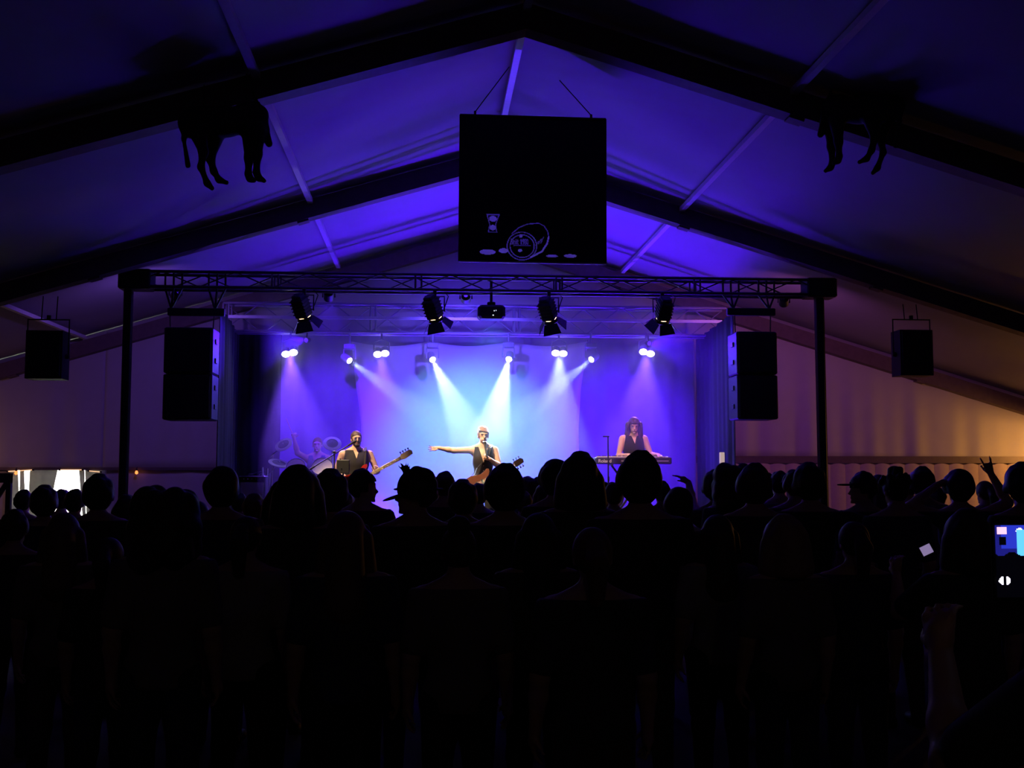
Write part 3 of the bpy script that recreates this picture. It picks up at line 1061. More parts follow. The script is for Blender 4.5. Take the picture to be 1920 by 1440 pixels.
# ------------------------------------------------------------------ haze over the stage
mb = MB(); mb.box(((-2.55 + 4.6) / 2, 18.6, 2.65), (7.15, 3.2, 3.8))
hz = mb.build('stage_haze', bpy.data.materials.new('haze'))
hm = hz.data.materials[0]
hm.use_nodes = True
nt = hm.node_tree
nt.nodes.remove(nt.nodes['Principled BSDF'])
vs_ = nt.nodes.new('ShaderNodeVolumeScatter')
vs_.inputs['Color'].default_value = (1, 1, 1, 1)
vs_.inputs['Density'].default_value = HAZE_DENSITY
vs_.inputs['Anisotropy'].default_value = 0.6
nt.links.new(vs_.outputs[0], nt.nodes['Material Output'].inputs['Volume'])
tag(hz, 'thin theatrical haze hanging over the stage', 'haze', kind='stuff')

# ------------------------------------------------------------------ people
M_SKIN = mat('skin', (0.58, 0.36, 0.26), 0.55, var=0.06, scale=30)
M_SKIN2 = mat('skin_tanned', (0.52, 0.32, 0.23), 0.55, var=0.06, scale=30)
M_VEST = mat('vest_cloth', (0.014, 0.012, 0.016), 0.9, var=0.2, scale=50)
M_VEST2 = mat('vest_grey', (0.022, 0.017, 0.02), 0.9, var=0.2, scale=50)
M_TROUS = mat('trouser_cloth', (0.025, 0.025, 0.03), 0.85, var=0.2, scale=40)
M_PALE = mat('pale_trouser', (0.62, 0.55, 0.50), 0.85, var=0.1, scale=40)
M_SHOE = mat('shoe_leather', (0.02, 0.018, 0.016), 0.5)
M_BLOND = mat('blond_hair', (0.19, 0.095, 0.032), 0.6, var=0.3, scale=60)
M_BROWN = mat('brown_hair', (0.055, 0.028, 0.02), 0.6, var=0.3, scale=60)
M_DARKH = mat('dark_hair', (0.03, 0.02, 0.018), 0.6, var=0.3, scale=60)
M_EYE = mat('eye_dark', (0.03, 0.02, 0.02), 0.2)
M_LIP = mat('lip', (0.40, 0.14, 0.12), 0.5)


def V3(*a):
    return np.array(a, float)


def default_joints():
    J = {}
    for s, n in ((-1, 'l'), (1, 'r')):          # l = the side at -x
        J['sh' + n] = V3(s * .182, .005, 1.435)
        J['el' + n] = V3(s * .235, .02, 1.14)
        J['wr' + n] = V3(s * .25, -.05, .90)
        J['hip' + n] = V3(s * .088, 0, .92)
        J['kn' + n] = V3(s * .105, -.015, .50)
        J['an' + n] = V3(s * .115, .02, .085)
        J['toe' + n] = V3(s * .135, -.13, .035)
        J['hd' + n] = None          # hand direction
        J['hn' + n] = None          # palm normal
        J['curl' + n] = .5
    J['pel'] = V3(0, 0, .96)
    J['chest'] = V3(0, 0, 1.27)
    J['neck'] = V3(0, .012, 1.46)
    J['head'] = V3(0, -.005, 1.655)
    J['yaw'] = 0.0
    J['nod'] = 0.0
    J['wide'] = 1.0
    return J


def unit(v):
    return v / (np.linalg.norm(v) + 1e-9)


def hand_prims(w, d, nrm, side, curl=.5, horn=False, spread=.13):
    """palm, four fingers of unequal length and a thumb from the side of the palm"""
    d = unit(d)
    nrm = unit(nrm - d * np.dot(nrm, d))
    across = np.cross(d, nrm) * side         # towards the thumb
    out = [ell(w + d * .045, (.034, .034, .034))]
    out[0] = cap(w + d * .01, w + d * .055, .026, .030)
    lens = (.070, .078, .072, .056)
    for i, L in enumerate(lens):
        o = (1.5 - i)
        k = w + d * .088 + across * (o * .0205)
        out.append(cap(w + d * .03 + across * (o * .014), k, .0135, .0115))
        fd = unit(d + across * (o * spread))
        c = curl
        if horn:
            c = 0.02 if i in (0, 3) else 1.6
        a1 = c * .9
        d1 = unit(fd * math.cos(a1) + nrm * math.sin(a1))
        a2 = c * 1.9
        d2 = unit(fd * math.cos(a2) + nrm * math.sin(a2))
        m = k + d1 * (L * .52)
        out.append(cap(k, m, .0095, .0088))
        out.append(cap(m, m + d2 * (L * .48), .0088, .0072))
    t0 = w + d * .025 + across * .024
    td = unit(across * (.75 if not horn else .2) + d * .7 + nrm * (.35 + curl * .5))
    t1 = t0 + td * .045
    out.append(cap(t0, t1, .014, .0115))
    td2 = unit(td * .7 + d * .5 + nrm * curl * .5)
    out.append(cap(t1, t1 + td2 * .035, .0108, .0085))
    return out


def rotz(p, c, a):
    q = p - c
    return c + V3(q[0] * math.cos(a) - q[1] * math.sin(a), q[0] * math.sin(a) + q[1] * math.cos(a), q[2])


def head_xf(J):
    H, a, n = J['head'], J['yaw'], J['nod']
    def xf(x, y, z):
        yy, zz = y * math.cos(n) - z * math.sin(n), y * math.sin(n) + z * math.cos(n)
        return rotz(H + V3(x, yy, zz), H, a)
    R = Matrix.Rotation(a, 3, 'Z') @ Matrix.Rotation(n, 3, 'X')
    return xf, [list(r) for r in R]


def groups(J):
    w = J['wide']
    xf, R = head_xf(J)
    head = [ell(xf(0, .006, .022), (.076, .097, .098), R), ell(xf(0, -.022, -.052), (.056, .070, .063), R),
            cap(xf(0, -.086, .006), xf(0, -.107, -.030), .009, .0135),
            ell(xf(-.078, .012, -.012), (.011, .02, .03), R), ell(xf(.078, .012, -.012), (.011, .02, .03), R),
            cap(xf(-.04, -.084, .03), xf(.04, -.084, .03), .011), cap(xf(-.02, -.087, -.062), xf(.02, -.087, -.062), .008),
            cap(xf(-.01, -.082, -.098), xf(.01, -.082, -.098), .014)]
    ax = unit(J['chest'] - J['pel'])
    torso = [ell(J['pel'], (.162 * w, .118 * (w * .5 + .5), .125)),
             cap(J['pel'] + ax * .05, J['chest'] - ax * .02, .130 * w, .142 * w, 1.32),
             ell(J['chest'] + V3(0, 0, .02), (.165 * w, .115, .165)),
             cap(J['shl'] * V3(.78, 1, 1) + V3(0, .01, -.02), J['shr'] * V3(.78, 1, 1) + V3(0, .01, -.02), .066),
             cap(J['neck'] + V3(-.09, .015, -.01), J['neck'] + V3(.09, .015, -.01), .045),
             cap(J['neck'] + V3(-.03, .015, .05), J['shl'] * V3(.85, 1, 1), .050, .045), cap(J['neck'] + V3(.03, .015, .05), J['shr'] * V3(.85, 1, 1), .050, .045)]
    neck = [cap(J['neck'] - V3(0, 0, .05), xf(0, .012, -.06), .060, .053)]
    arms, upper, hands = [], [], []
    for s, n in ((-1, 'l'), (1, 'r')):
        up = cap(J['sh' + n], J['el' + n], .056 * (w * .4 + .6), .043)
        upper.append(up)
        mid = J['el' + n] * .65 + J['wr' + n] * .35
        arms += [up, cap(J['el' + n], mid, .042, .041), cap(mid, J['wr' + n], .041, .028)]
        d = J['hd' + n]
        if d is None:
            d = J['wr' + n] - J['el' + n]
        nr = J['hn' + n]
        if nr is None:
            nr = V3(-s, 0, 0)
        side = J.get('thumb' + n, 1)
        hands.append(hand_prims(J['wr' + n], d, nr, side, J['curl' + n], J.get('horn' + n, False), J.get('spread', .13)))
    legs = []
    feet = []
    for n in 'lr':
        legs += [cap(J['hip' + n], J['kn' + n], .088 * (w * .5 + .5), .057), cap(J['kn' + n], J['an' + n], .057, .038)]
        feet.append([cap(J['an' + n] + V3(0, .03, -.04), J['toe' + n], .042, .034), cap(J['an' + n], J['an' + n] - V3(0, 0, .03), .040)])
    return dict(head=head, torso=torso, neck=neck, arms=arms, upper=upper, hands=hands, legs=legs, feet=feet)


def body_mesh(J, G, m, h):
    pr = G['head'] + G['torso'] + G['neck'] + G['arms'] + G['legs'] + sum(G['hands'], []) + sum(G['feet'], [])
    lo = np.min([prim_bounds(p, .03)[0] for p in pr], 0)
    hi = np.max([prim_bounds(p, .03)[1] for p in pr], 0)
    g = Grid(lo, hi, h)
    Fd = g.new()
    union(g, Fd, G['torso'], .05)
    union(g, Fd, G['neck'], .03)
    union(g, Fd, G['arms'], .025)
    union(g, Fd, G['legs'], .03)
    union(g, Fd, sum(G['feet'], []), .02)
    Hd = g.new()
    union(g, Hd, G['head'], .014)
    k = .012
    hh = np.maximum(k - np.abs(Fd - Hd), 0) / k
    Fd = np.minimum(Fd, Hd) - hh * hh * k * .25
    for hp in G['hands']:
        union(g, Fd, hp, .004)
    return nets(g, Fd, 'body', m)


def shirt_mesh(J, G, m, h, hem=.87, sleeve=.75, off=.014):
    ups = []
    for n in 'lr':
        if sleeve > 0:
            e = J['sh' + n] + (J['el' + n] - J['sh' + n]) * min(1, sleeve)
            ups.append(cap(J['sh' + n], e, .060, .052))
            if sleeve > 1:
                ups.append(cap(e, J['el' + n] + (J['wr' + n] - J['el' + n]) * (sleeve - 1), .05, .04))
    dz = J['pel'][2] - .96
    def clip(Fd, X, Y, Z):
        return np.maximum(Fd, np.maximum(hem + dz - Z, Z - (J['neck'][2] + .02)))
    lo_p = [cap(J['pel'] - V3(0, 0, .10), J['pel'], .135 * J['wide'], .14 * J['wide'], 1.3)]
    return sdf_mesh('shirt', G['torso'] + lo_p + ups, m, h, .04, off, clip)


def trouser_mesh(J, G, m, h, off=.013, top=1.0, bottom=.06):
    dz = J['pel'][2] - .96
    def clip(Fd, X, Y, Z):
        return np.maximum(Fd, np.maximum(bottom - Z, Z - (top + dz)))
    return sdf_mesh('trousers', G['legs'] + G['torso'][:2], m, h, .03, off, clip)


def vest_mesh(J, G, m, h, hem=.9, vdepth=.22, off=.013):
    nz = J['neck'][2]
    dz = J['pel'][2] - .96
    w = J['wide']
    def clip(Fd, X, Y, Z):
        d = np.maximum(hem + dz + .05 * np.abs(X) - Z, Z - (nz + .025))
        d = np.maximum(d, np.abs(X) - (.172 * w - .03 * np.clip((Z - (nz - .18)) / .18, 0, 1)))        # armholes
        vcut = np.minimum(np.abs(X) * 1.0, 9) - (Z - (nz - vdepth)) * .30
        front = np.where(Y < .02, -vcut, -1.0)                           # V neck
        d = np.maximum(d, front)
        back = np.where(Y >= .02, Z - (nz - .01), -1.0)
        return np.maximum(np.maximum(Fd, d), back)
    lo_p = [cap(J['pel'] - V3(0, 0, .06), J['pel'], .14 * w, .14 * w, 1.25)]
    return sdf_mesh('vest', G['torso'] + lo_p, m, h, .04, off, clip)


def hair_mesh(J, style, m, h=.008):
    xf, R = head_xf(J)
    H = J['head']
    ca, sa = math.cos(-J['yaw']), math.sin(-J['yaw'])
    nod = J['nod']
    skull = ell(xf(0, .008, .024), (.077, .098, .099), R)
    pr = [skull]
    off = .018
    low, hairline, fy = -.075, .060, -.035
    rnd = random.Random(sum(map(ord, style)))
    base = style
    style = style.rstrip('23')
    if style in ('short', 'round', 'bob') and J.get('crowd'):
        for i in range(44):           # uneven tufts
            a, e = rnd.uniform(-.5, math.pi + .5), rnd.uniform(-.35, 1.5)
            u = V3(math.cos(a) * math.cos(e), math.sin(a) * math.cos(e), math.sin(e)) if rnd.random() < .7 else V3(math.cos(a * 2) * math.cos(e), math.sin(a * 2) * math.cos(e), abs(math.sin(e)))
            q = u * V3(.072, .09, .094) * rnd.uniform(.9, 1.03) + V3(0, .01, .024)
            pr.append(ell(xf(*q), (rnd.uniform(.012, .022), rnd.uniform(.012, .022), rnd.uniform(.014, .03)), R))
    if not J.get('crowd') and style in ('short', 'side', 'buzz'):      # hair lies close at the edges, fuller on the crown
        pr = [ell(xf(0, .016, .036), (.079, .099, .097), R)]
        off = .009 if style == 'short' else .012
    if style == 'buzz':
        off = .003
    elif style == 'side':        # short hair with a swept fringe
        pr += [ell(xf(0, .02, .10), (.06, .07, .032), R)] + [cap(xf(-.055 + .016 * k, .0, .125 - .004 * abs(k - 3)), xf(-.05 + .017 * k, -.085 + .004 * abs(k - 3), .072 + .006 * (k % 2) - .004 * k), .015, .007) for k in range(7)]
        hairline = .062
    elif style == 'round':
        off = .038
        low = -.10
    elif style == 'bob':
        off = .036
        low = -.17
        pr += [cap(xf(-.07, .02, 0), xf(-.08, .02, -.12), .04, .045), cap(xf(.07, .02, 0), xf(.08, .02, -.12), .04, .045), cap(xf(0, .07, 0), xf(0, .07, -.12), .06, .07)]
    elif style in ('long', 'wavy'):
        off = .022
        low = -.42
        pr += [cap(xf(-.075, .02, 0), xf(-.10, .01, -.26), .036, .045), cap(xf(.075, .02, 0), xf(.10, .01, -.26), .036, .045),
               cap(xf(0, .075, 0), xf(0, .085, -.30), .065, .085)]
        if style == 'wavy':
            for i in range(60):
                z = rnd.uniform(-.32, .0)
                a = rnd.uniform(-.4, math.pi + .4)
                q = .085 if z > 0 else .10
                pr.append(ell(xf(q * math.cos(a), q * math.sin(a) * .9 + .01, z), (.022, .022, .05), R))
    elif style == 'pony':
        off = .012
        pr += [cap(xf(0, .10, .05), xf(0, .16, -.02), .03, .04), cap(xf(0, .16, -.02), xf(0, .14, -.18), .04, .02)]
        low = -.2
    elif style == 'bun':
        off = .014
        pr += [ell(xf(0, .06, .135), (.045, .045, .04), R)]
    elif style == 'curly':
        low = -.24
        off = .03
        for i in range(150):
            a, z = rnd.uniform(0, 2 * math.pi), rnd.uniform(-.2, .125)
            q = math.sqrt(max(.05, 1 - (z / .16) ** 2)) if z > 0 else 1 - .1 * z
            rr = (.105 if z > 0 else .115) * min(1, q + .15)
            pr.append(ell(xf(rr * math.cos(a), .02 + rr * math.sin(a), z), (rnd.uniform(.02, .034),) * 3))
    elif style == 'spiky':
        off = .012
        for i in range(46):
            a, e = rnd.uniform(0, 2 * math.pi), rnd.uniform(.25, 1.5)
            u = V3(math.cos(a) * math.cos(e), math.sin(a) * math.cos(e), math.sin(e))
            pr.append(cap(xf(*(u * V3(.07, .09, .09) + V3(0, .01, .02))), xf(*(u * V3(.105, .125, .145) + V3(0, .015, .02))), .016, .004))
    hs = min(h, .01)

    def clip(Fd, X, Y, Z):
        x, y, z = X - H[0], Y - H[1], Z - H[2]
        lx, ly = x * ca - y * sa, x * sa + y * ca
        ly, lz = ly * math.cos(nod) + z * math.sin(nod), -ly * math.sin(nod) + z * math.cos(nod)
        edge = np.abs(lx) * .25 if style != 'side' else (lx + .02) * .30 + .006 * np.sin(lx * 170)
        face = np.maximum(np.maximum(ly - fy, lz - hairline + edge), np.abs(lx) - (.085 if style != 'side' else .07))
        neckcut = np.maximum(ly - .03, lz + .03) if style in ('short', 'buzz', 'side', 'round', 'spiky', 'bun', 'pony') else np.maximum(ly - .0, np.maximum(lz - .03, np.abs(lx) - .066))
        return np.maximum(np.maximum(Fd, -face), np.maximum(low - lz, -neckcut))
    return sdf_mesh('hair', pr, m, hs, .012, off, clip)


def face_parts(J, person, brow=M_BROWN):
    xf, R = head_xf(J)
    for s in (-1, 1):
        e = sdf_mesh('eye', [ell(xf(s * .031, -.0885, .008), (.009, .006, .0045), R)], M_EYE, .002, .002)
        link('eye', e, person)
        e = sdf_mesh('eyebrow', [cap(xf(s * .017, -.0965, .026), xf(s * .043, -.0905, .028), .003, .0022)], brow, .002, .002)
        link('eyebrow', e, person)
    e = sdf_mesh('mouth', [cap(xf(-.02, -.094, -.064), xf(.02, -.094, -.064), .006)], M_LIP, .002, .002)
    link('mouth', e, person)


def shoe_meshes(G, m, h):
    out = []
    for f in G['feet']:
        def clip(Fd, X, Y, Z):
            return np.maximum(Fd, np.maximum(-Z, Z - .11))
        out.append(sdf_mesh('shoe', f, m, h, .02, .008, clip))
    return out


# ---- the band, facing the crowd
def performer(J, loc, label, skin, hairstyle, hair_m, vest_m, trous_m, scale=1.0, rz=0.0, beard=None, vdepth=.22):
    p = empty('person', loc, rz, label, 'person')
    p.scale = (scale,) * 3
    G = groups(J)
    link('body', body_mesh(J, G, skin, .0075), p)
    link('vest', vest_mesh(J, G, vest_m, .009, vdepth=vdepth), p)
    link('trousers', trouser_mesh(J, G, trous_m, .011), p)
    for s in shoe_meshes(G, M_SHOE, .01):
        link('shoe', s, p)
    link('hair', hair_mesh(J, hairstyle, hair_m, .007), p)
    face_parts(J, p, hair_m)
    if beard is not None:
        xf, R = head_xf(J)
        def clip(Fd, X, Y, Z):
            x, y, z = X - J['head'][0], Y - J['head'][1], Z - J['head'][2]
            hole = np.maximum(np.maximum(np.abs(x) - .022, np.abs(z + .066) - .009), y + .05)
            return np.maximum(Fd, np.maximum(np.maximum(z + .042 - np.abs(x) * .35, y - .015), -hole))
        link('beard', sdf_mesh('beard', [ell(xf(0, -.022, -.052), (.057, .071, .064), R), cap(xf(-.015, -.084, -.10), xf(.015, -.084, -.10), .018)], beard, .005, .012, .007, clip), p)
    # a row of buttons down the vest
    bx = J['chest']
    for i in range(5):
        z = J['neck'][2] - .27 - i * .075
        f = .128 + .008 * math.sin(i)
        m_ = MB(); m_.lathe([(.001, .0), (.009, .0), (.009, .006), (.001, .008)], (bx[0] * .5, J['chest'][1] * .5 - f, z), (0, -1, 0), 8)
        m_.build('button', M_CHROME, p, True)
    return p


SINGER = at(906, 830, 17.3); SINGER.z = DECK
J = default_joints()
J['yaw'] = .12
J['ell'] = V3(-.455, -.03, 1.425); J['wrl'] = V3(-.69, -.07, 1.465)
J['hdl'] = V3(-1, -.12, -.10); J['hnl'] = V3(0, -.75, .65); J['curll'] = .12; J['spread'] = .28; J['thumbl'] = -1
J['elr'] = V3(.245, -.07, 1.185); J['wrr'] = V3(.095, -.20, 1.29)
J['hdr'] = V3(-.75, -.1, .35); J['hnr'] = V3(.1, .9, .5); J['curlr'] = 1.15
J['wide'] = .95
singer = performer(J, SINGER, 'person singing in a dark vest with one arm stretched out sideways', M_SKIN, 'side', M_BLOND, M_VEST2, M_TROUS)
# breast welt pockets
for s in (-1, 1):
    m_ = MB(); m_.bar((s * .055, -.137, 1.02), (s * .125, -.105, 1.045), .006, .014); m_.build('pocket_welt', mat('welt', (.25, .22, .2), .6), singer)

BASS = at(668, 830, 17.35); BASS.z = DECK
J = default_joints()
J['yaw'] = .15; J['nod'] = -.05
J['wide'] = 1.2
J['shl'] = V3(-.215, .005, 1.42); J['shr'] = V3(.215, .005, 1.42)
J['ell'] = V3(-.315, .03, 1.14); J['wrl'] = V3(-.13, -.23, 1.03)
J['hdl'] = V3(.85, -.1, -.35); J['hnl'] = V3(-.1, .8, -.4); J['curll'] = .9; J['thumbl'] = -1
J['elr'] = V3(.335, -.04, 1.15); J['wrr'] = V3(.27, -.27, 1.12)
J['hdr'] = V3(.25, -.35, .45); J['hnr'] = V3(-.3, .7, .5); J['curlr'] = 1.0; J['thumbr'] = 1
bassist = performer(J, BASS, 'bearded person in a black vest playing a red bass', M_SKIN2, 'short', M_BROWN, M_VEST, M_TROUS, .965, .12, M_DARKH, .12)
# painted patch around one eye, and a thin neck chain
xf, R = head_xf(J)
link('eye_patch_paint', sdf_mesh('eye_patch_paint', [ell(xf(-.03, -.084, .008), (.024, .012, .018), R)], mat('face_paint', (.05, .04, .12), .6), .003, .003), bassist)

KEYS_Y = 17.55
RISER = 0.2
KEYP = at(1188, 830, 17.95); KEYP.z = DECK + RISER
J = default_joints()
J['yaw'] = -.1; J['nod'] = .28
J['head'] = V3(0, -.05, 1.645)
J['ell'] = V3(-.255, -.04, 1.15); J['wrl'] = V3(-.14, -.29, 1.17)
J['hdl'] = V3(.2, -1, -.12); J['hnl'] = V3(0, -.1, -1); J['curll'] = .45; J['thumbl'] = -1
J['elr'] = V3(.27, -.05, 1.17); J['wrr'] = V3(.33, -.31, 1.17)
J['hdr'] = V3(.1, -1, -.12); J['hnr'] = V3(0, -.1, -1); J['curlr'] = .45
J['hipl'] = V3(-.11, 0, .93); J['knl'] = V3(-.24, -.05, .52); J['anl'] = V3(-.29, .02, .085); J['toel'] = V3(-.32, -.13, .035)
keyp = performer(J, KEYP, 'long-haired person in a dark vest standing at the keyboard', M_SKIN, 'wavy', M_BROWN, M_VEST, M_PALE, 1.0, 0.0, vdepth=.11)
mb = MB(); mb.box((KEYP.x, 18.2, DECK + RISER / 2), (1.9, 1.6, RISER - .002), bev=.01)
tag(mb.build('keyboard_riser', M_DECK), 'low black riser under the keyboard player', 'riser', kind='structure')

DRISE = 0.32
DRUMP = at(595, 850, 19.2); DRUMP.z = DECK + DRISE
J = default_joints()
dz = V3(0, 0, -.42)
for k in ('pel', 'chest', 'neck', 'head', 'shl', 'shr'):
    J[k] = J[k] + dz
J['hipl'] = V3(-.1, -.02, .52); J['hipr'] = V3(.1, -.02, .52)
J['knl'] = V3(-.2, -.42, .52); J['knr'] = V3(.2, -.42, .52)
J['anl'] = V3(-.22, -.40, .085); J['anr'] = V3(.22, -.40, .085)
J['toel'] = V3(-.24, -.55, .035); J['toer'] = V3(.24, -.55, .035)
J['ell'] = V3(-.32, -.10, 1.10); J['wrl'] = V3(-.37, -.18, 1.33)
J['hdl'] = V3(-.15, -.25, 1); J['hnl'] = V3(.4, -.6, 0); J['curll'] = 1.2
J['elr'] = V3(.28, -.08, .78); J['wrr'] = V3(.14, -.32, .80)
J['hdr'] = V3(-.3, -1, 0); J['hnr'] = V3(0, 0, -1); J['curlr'] = 1.2
drummer = performer(J, DRUMP, 'person seated behind the drums with one arm raised', M_SKIN, 'buzz', M_BLOND, mat('tank_top', (.2, .18, .25), .8), M_TROUS)
mb = MB(); mb.box((DRUMP.x - .05, 19.1, DECK + DRISE / 2), (2.3, 1.9, DRISE - .002), bev=.01)
tag(mb.build('drum_riser', M_DECK), 'black riser under the drum kit', 'riser', kind='structure')
o = empty('drum_stool', (DRUMP.x, 19.22, DECK + DRISE), label='round black stool under the drummer', cat='stool')
mb = MB(); mb.lathe([(.15, .36), (.17, .38), (.165, .405), (.1, .412)], n=20); mb.build('seat', M_BLACK, o, True)
mb = MB(); mb.tube([(0, 0, .12), (0, 0, .37)], .02); mb.build('post', M_CHROME, o)
for a in (0.5, 2.6, 4.7):
    mb = MB(); mb.tube([(0, 0, .2), (.22 * math.cos(a), .22 * math.sin(a), .012)], .011); mb.build('leg', M_CHROME, o)
for nm, a, b, lab in (('l', (-.39, -.20, 1.40), (-.50, -.26, 1.68), 'drumstick held up in the raised hand of the drummer'),
                      ('r', (.12, -.39, .82), (-.02, -.66, .98), 'drumstick held low over the drums')):
    mb = MB(); mb.tube([Vector(a), Vector(a).lerp(Vector(b), .92), Vector(b)], [.0075, .005, .004], 8)
    o = mb.build('drumstick', mat('hickory', (.55, .38, .2), .5), None, True, DRUMP)
    tag(o, lab, 'drumstick', 'drumsticks')


# ------------------------------------------------------------------ instruments
def guitar(name, origin, ang, label, kind):
    """local: x along the neck, y towards the back, z across; body centre at the origin"""
    o = empty(name, origin, label=label, cat='guitar')
    o.rotation_euler = (0, -ang, 0)
    if kind == 'bass':
        outline = [(-.26, .02), (-.24, .11), (-.17, .165), (-.08, .15), (0, .12), (.08, .13), (.17, .175), (.23, .165), (.22, .13), (.15, .085), (.12, .04),
                   (.12, -.03), (.13, -.07), (.17, -.10), (.19, -.135), (.15, -.15), (.08, -.125), (0, -.115), (-.08, -.145), (-.17, -.165), (-.24, -.12), (-.26, -.05)]
        body_m = mat('red_lacquer', (.50, .03, .025), .25, var=.15, scale=6)
        neck_m = mat('maple_neck', (.85, .62, .36), .4)
        nl, hl, frets = .62, .20, 8
    else:
        outline = [(-.24, .0), (-.23, .10), (-.17, .155), (-.09, .16), (-.01, .13), (.05, .115), (.11, .125), (.17, .15), (.20, .135), (.19, .09), (.15, .04),
                   (.14, -.02), (.15, -.05), (.19, -.09), (.205, -.125), (.17, -.145), (.11, -.13), (.04, -.115), (-.02, -.13), (-.10, -.165), (-.18, -.155), (-.23, -.09)]
        body_m = mat('brown_lacquer', (.30, .11, .07), .25, var=.3, scale=7)
        neck_m = mat('rosewood_neck', (.16, .09, .07), .4)
        nl, hl, frets = .46, .17, 10
    mb = MB(); mb.prism(outline, .045); mb.prism([(x * .96, z * .95) for x, z in outline], .052)
    b = mb.build('body', body_m, o)
    mb = MB(); mb.prism([(x * .6 - .02, z * .55 - .035) for x, z in outline[11:]] + [(-.1, .02)], .002, None, (0, -.0275, 0)); mb.build('pickguard', mat('pickguard', (.06, .05, .05), .3), b)
    for x in (-.06, .03):
        mb = MB(); mb.box((x, -.028, 0), (.03, .012, .085), bev=.004); mb.build('pickup', M_BLACK, b)
    mb = MB(); mb.box((-.15, -.03, 0), (.035, .014, .08), bev=.003); mb.build('bridge', M_CHROME, b)
    for x, z in ((-.1, -.1), (-.15, -.09), (-.19, -.07)):
        mb = MB(); mb.lathe([(.012, .022), (.012, .038), (.009, .04)], (x, 0, z), (0, -1, 0), 10); mb.build('control_knob', M_BLACK, b, True)
    mb = MB(); mb.box((.1 + nl / 2, -.02, 0), (nl, .025, .052), bev=.006); n = mb.build('neck', neck_m, o)
    fm = MB().box((0, -.0335, 0), (.003, .003, .05)).mesh('fret', M_CHROME)
    for i in range(frets):
        link('fret', fm, n, (.16 + (nl - .08) * (1 - .93 ** (i * 2)) * 1.25 if kind != 'bass' else .16 + (nl - .08) * i / frets, 0, 0))
    hx = .1 + nl
    poly = [(hx - .01, .026), (hx + .03, .05), (hx + hl - .03, .052), (hx + hl, .02), (hx + hl - .01, -.03), (hx + .04, -.045), (hx - .01, -.026)]
    mb = MB(); mb.prism(poly, .02, None, (0, -.012, 0)); hd = mb.build('headstock', neck_m if kind == 'bass' else mat('dark_headstock', (.05, .03, .03), .3), o)
    pg = [(hx + .03 + i * (hl - .07) / 3, 1) for i in range(4)] if kind == 'bass' else [(hx + .035 + i * .045, s) for i in range(3) for s in (-1, 1)]
    for x, s in pg:
        mb = MB(); mb.tube([(x, -.012, s * .045), (x, -.012, s * .068)], .005, 6); mb.box((x, -.012, s * .078), (.024, .01, .02), bev=.003); mb.build('tuning_peg', M_CHROME if kind != 'bass' else M_BLACK, hd)
    ns = 4 if kind == 'bass' else 6
    for i in range(ns):
        z = (i - (ns - 1) / 2) * (.038 / (ns - 1))
        mb = MB(); mb.tube([(-.15, -.038, z * 1.5), (hx + .02, -.036, z)], .0012, 4); mb.build('string', M_CHROME, o)
    return o, b


bo = at(676, 899, 17.05)
ba = math.atan2(at(752, 858, 17.05).z - bo.z, at(752, 858, 17.05).x - bo.x)
bass, bb = guitar('bass_guitar', bo - Vector((.03, 0, .02)), ba, 'red bass with a pale maple neck held by the bearded player', 'bass')
go = at(902, 905, 17.02)
gx = at(975, 866, 17.02)
ga = math.atan2(gx.z - go.z, gx.x - go.x)
guit, gb = guitar('electric_guitar', go, ga, 'brown single-cutaway guitar hanging in front of the singer', 'six')


def strap(o, pts, wd, label=None):
    mb = MB()
    pts = [Vector(p) for p in pts]
    inv = (Matrix.Translation(o.location) @ Euler(o.rotation_euler).to_matrix().to_4x4()).inverted()
    for a, b in zip(pts[:-1], pts[1:]):
        mb.bar(inv @ a, inv @ b, wd, .004)
    mb.build('strap', mat('strap_black', (.03, .025, .025), .7), o)


S = SINGER
strap(guit, [S + Vector((-.19, -.2, .93)), S + Vector((-.10, -.155, 1.16)), S + Vector((.06, -.155, 1.33)), S + Vector((.115, -.09, 1.47)), S + Vector((.12, .02, 1.51)), S + Vector((.02, .14, 1.3)), S + Vector((-.2, .13, 1.0)), S + Vector((-.27, -.05, .93))], .05)
B = BASS
strap(bass, [B + Vector((.13, -.22, 1.0)), B + Vector((.14, -.165, 1.2)), B + Vector((.15, -.1, 1.42)), B + Vector((.13, .03, 1.47)), B + Vector((-.05, .17, 1.25)), B + Vector((-.27, .1, 1.0)), B + Vector((-.25, -.14, .9))], .06)

# microphone in the hand of the singer
mp = S + Vector((.035, -.225, 1.385))
mt = S + Vector((.014, -.145, 1.565))
o = empty('microphone', mp, label='black microphone held to the mouth of the singer', cat='microphone')
d = (mt - mp)
mb = MB(); mb.lathe([(.011, -.06), (.013, 0), (.019, d.length - .05), (.020, d.length - .045)], axis=d, n=14); mb.build('handle', M_BLACK, o, True)
mb = MB(); mb.lathe([(.018, d.length - .046), (.026, d.length - .03), (.026, d.length - .012), (.018, d.length + .004), (.004, d.length + .01)], axis=d, n=14); mb.build('grille', mat('mic_mesh', (.12, .12, .13), .4, .8), o, True)


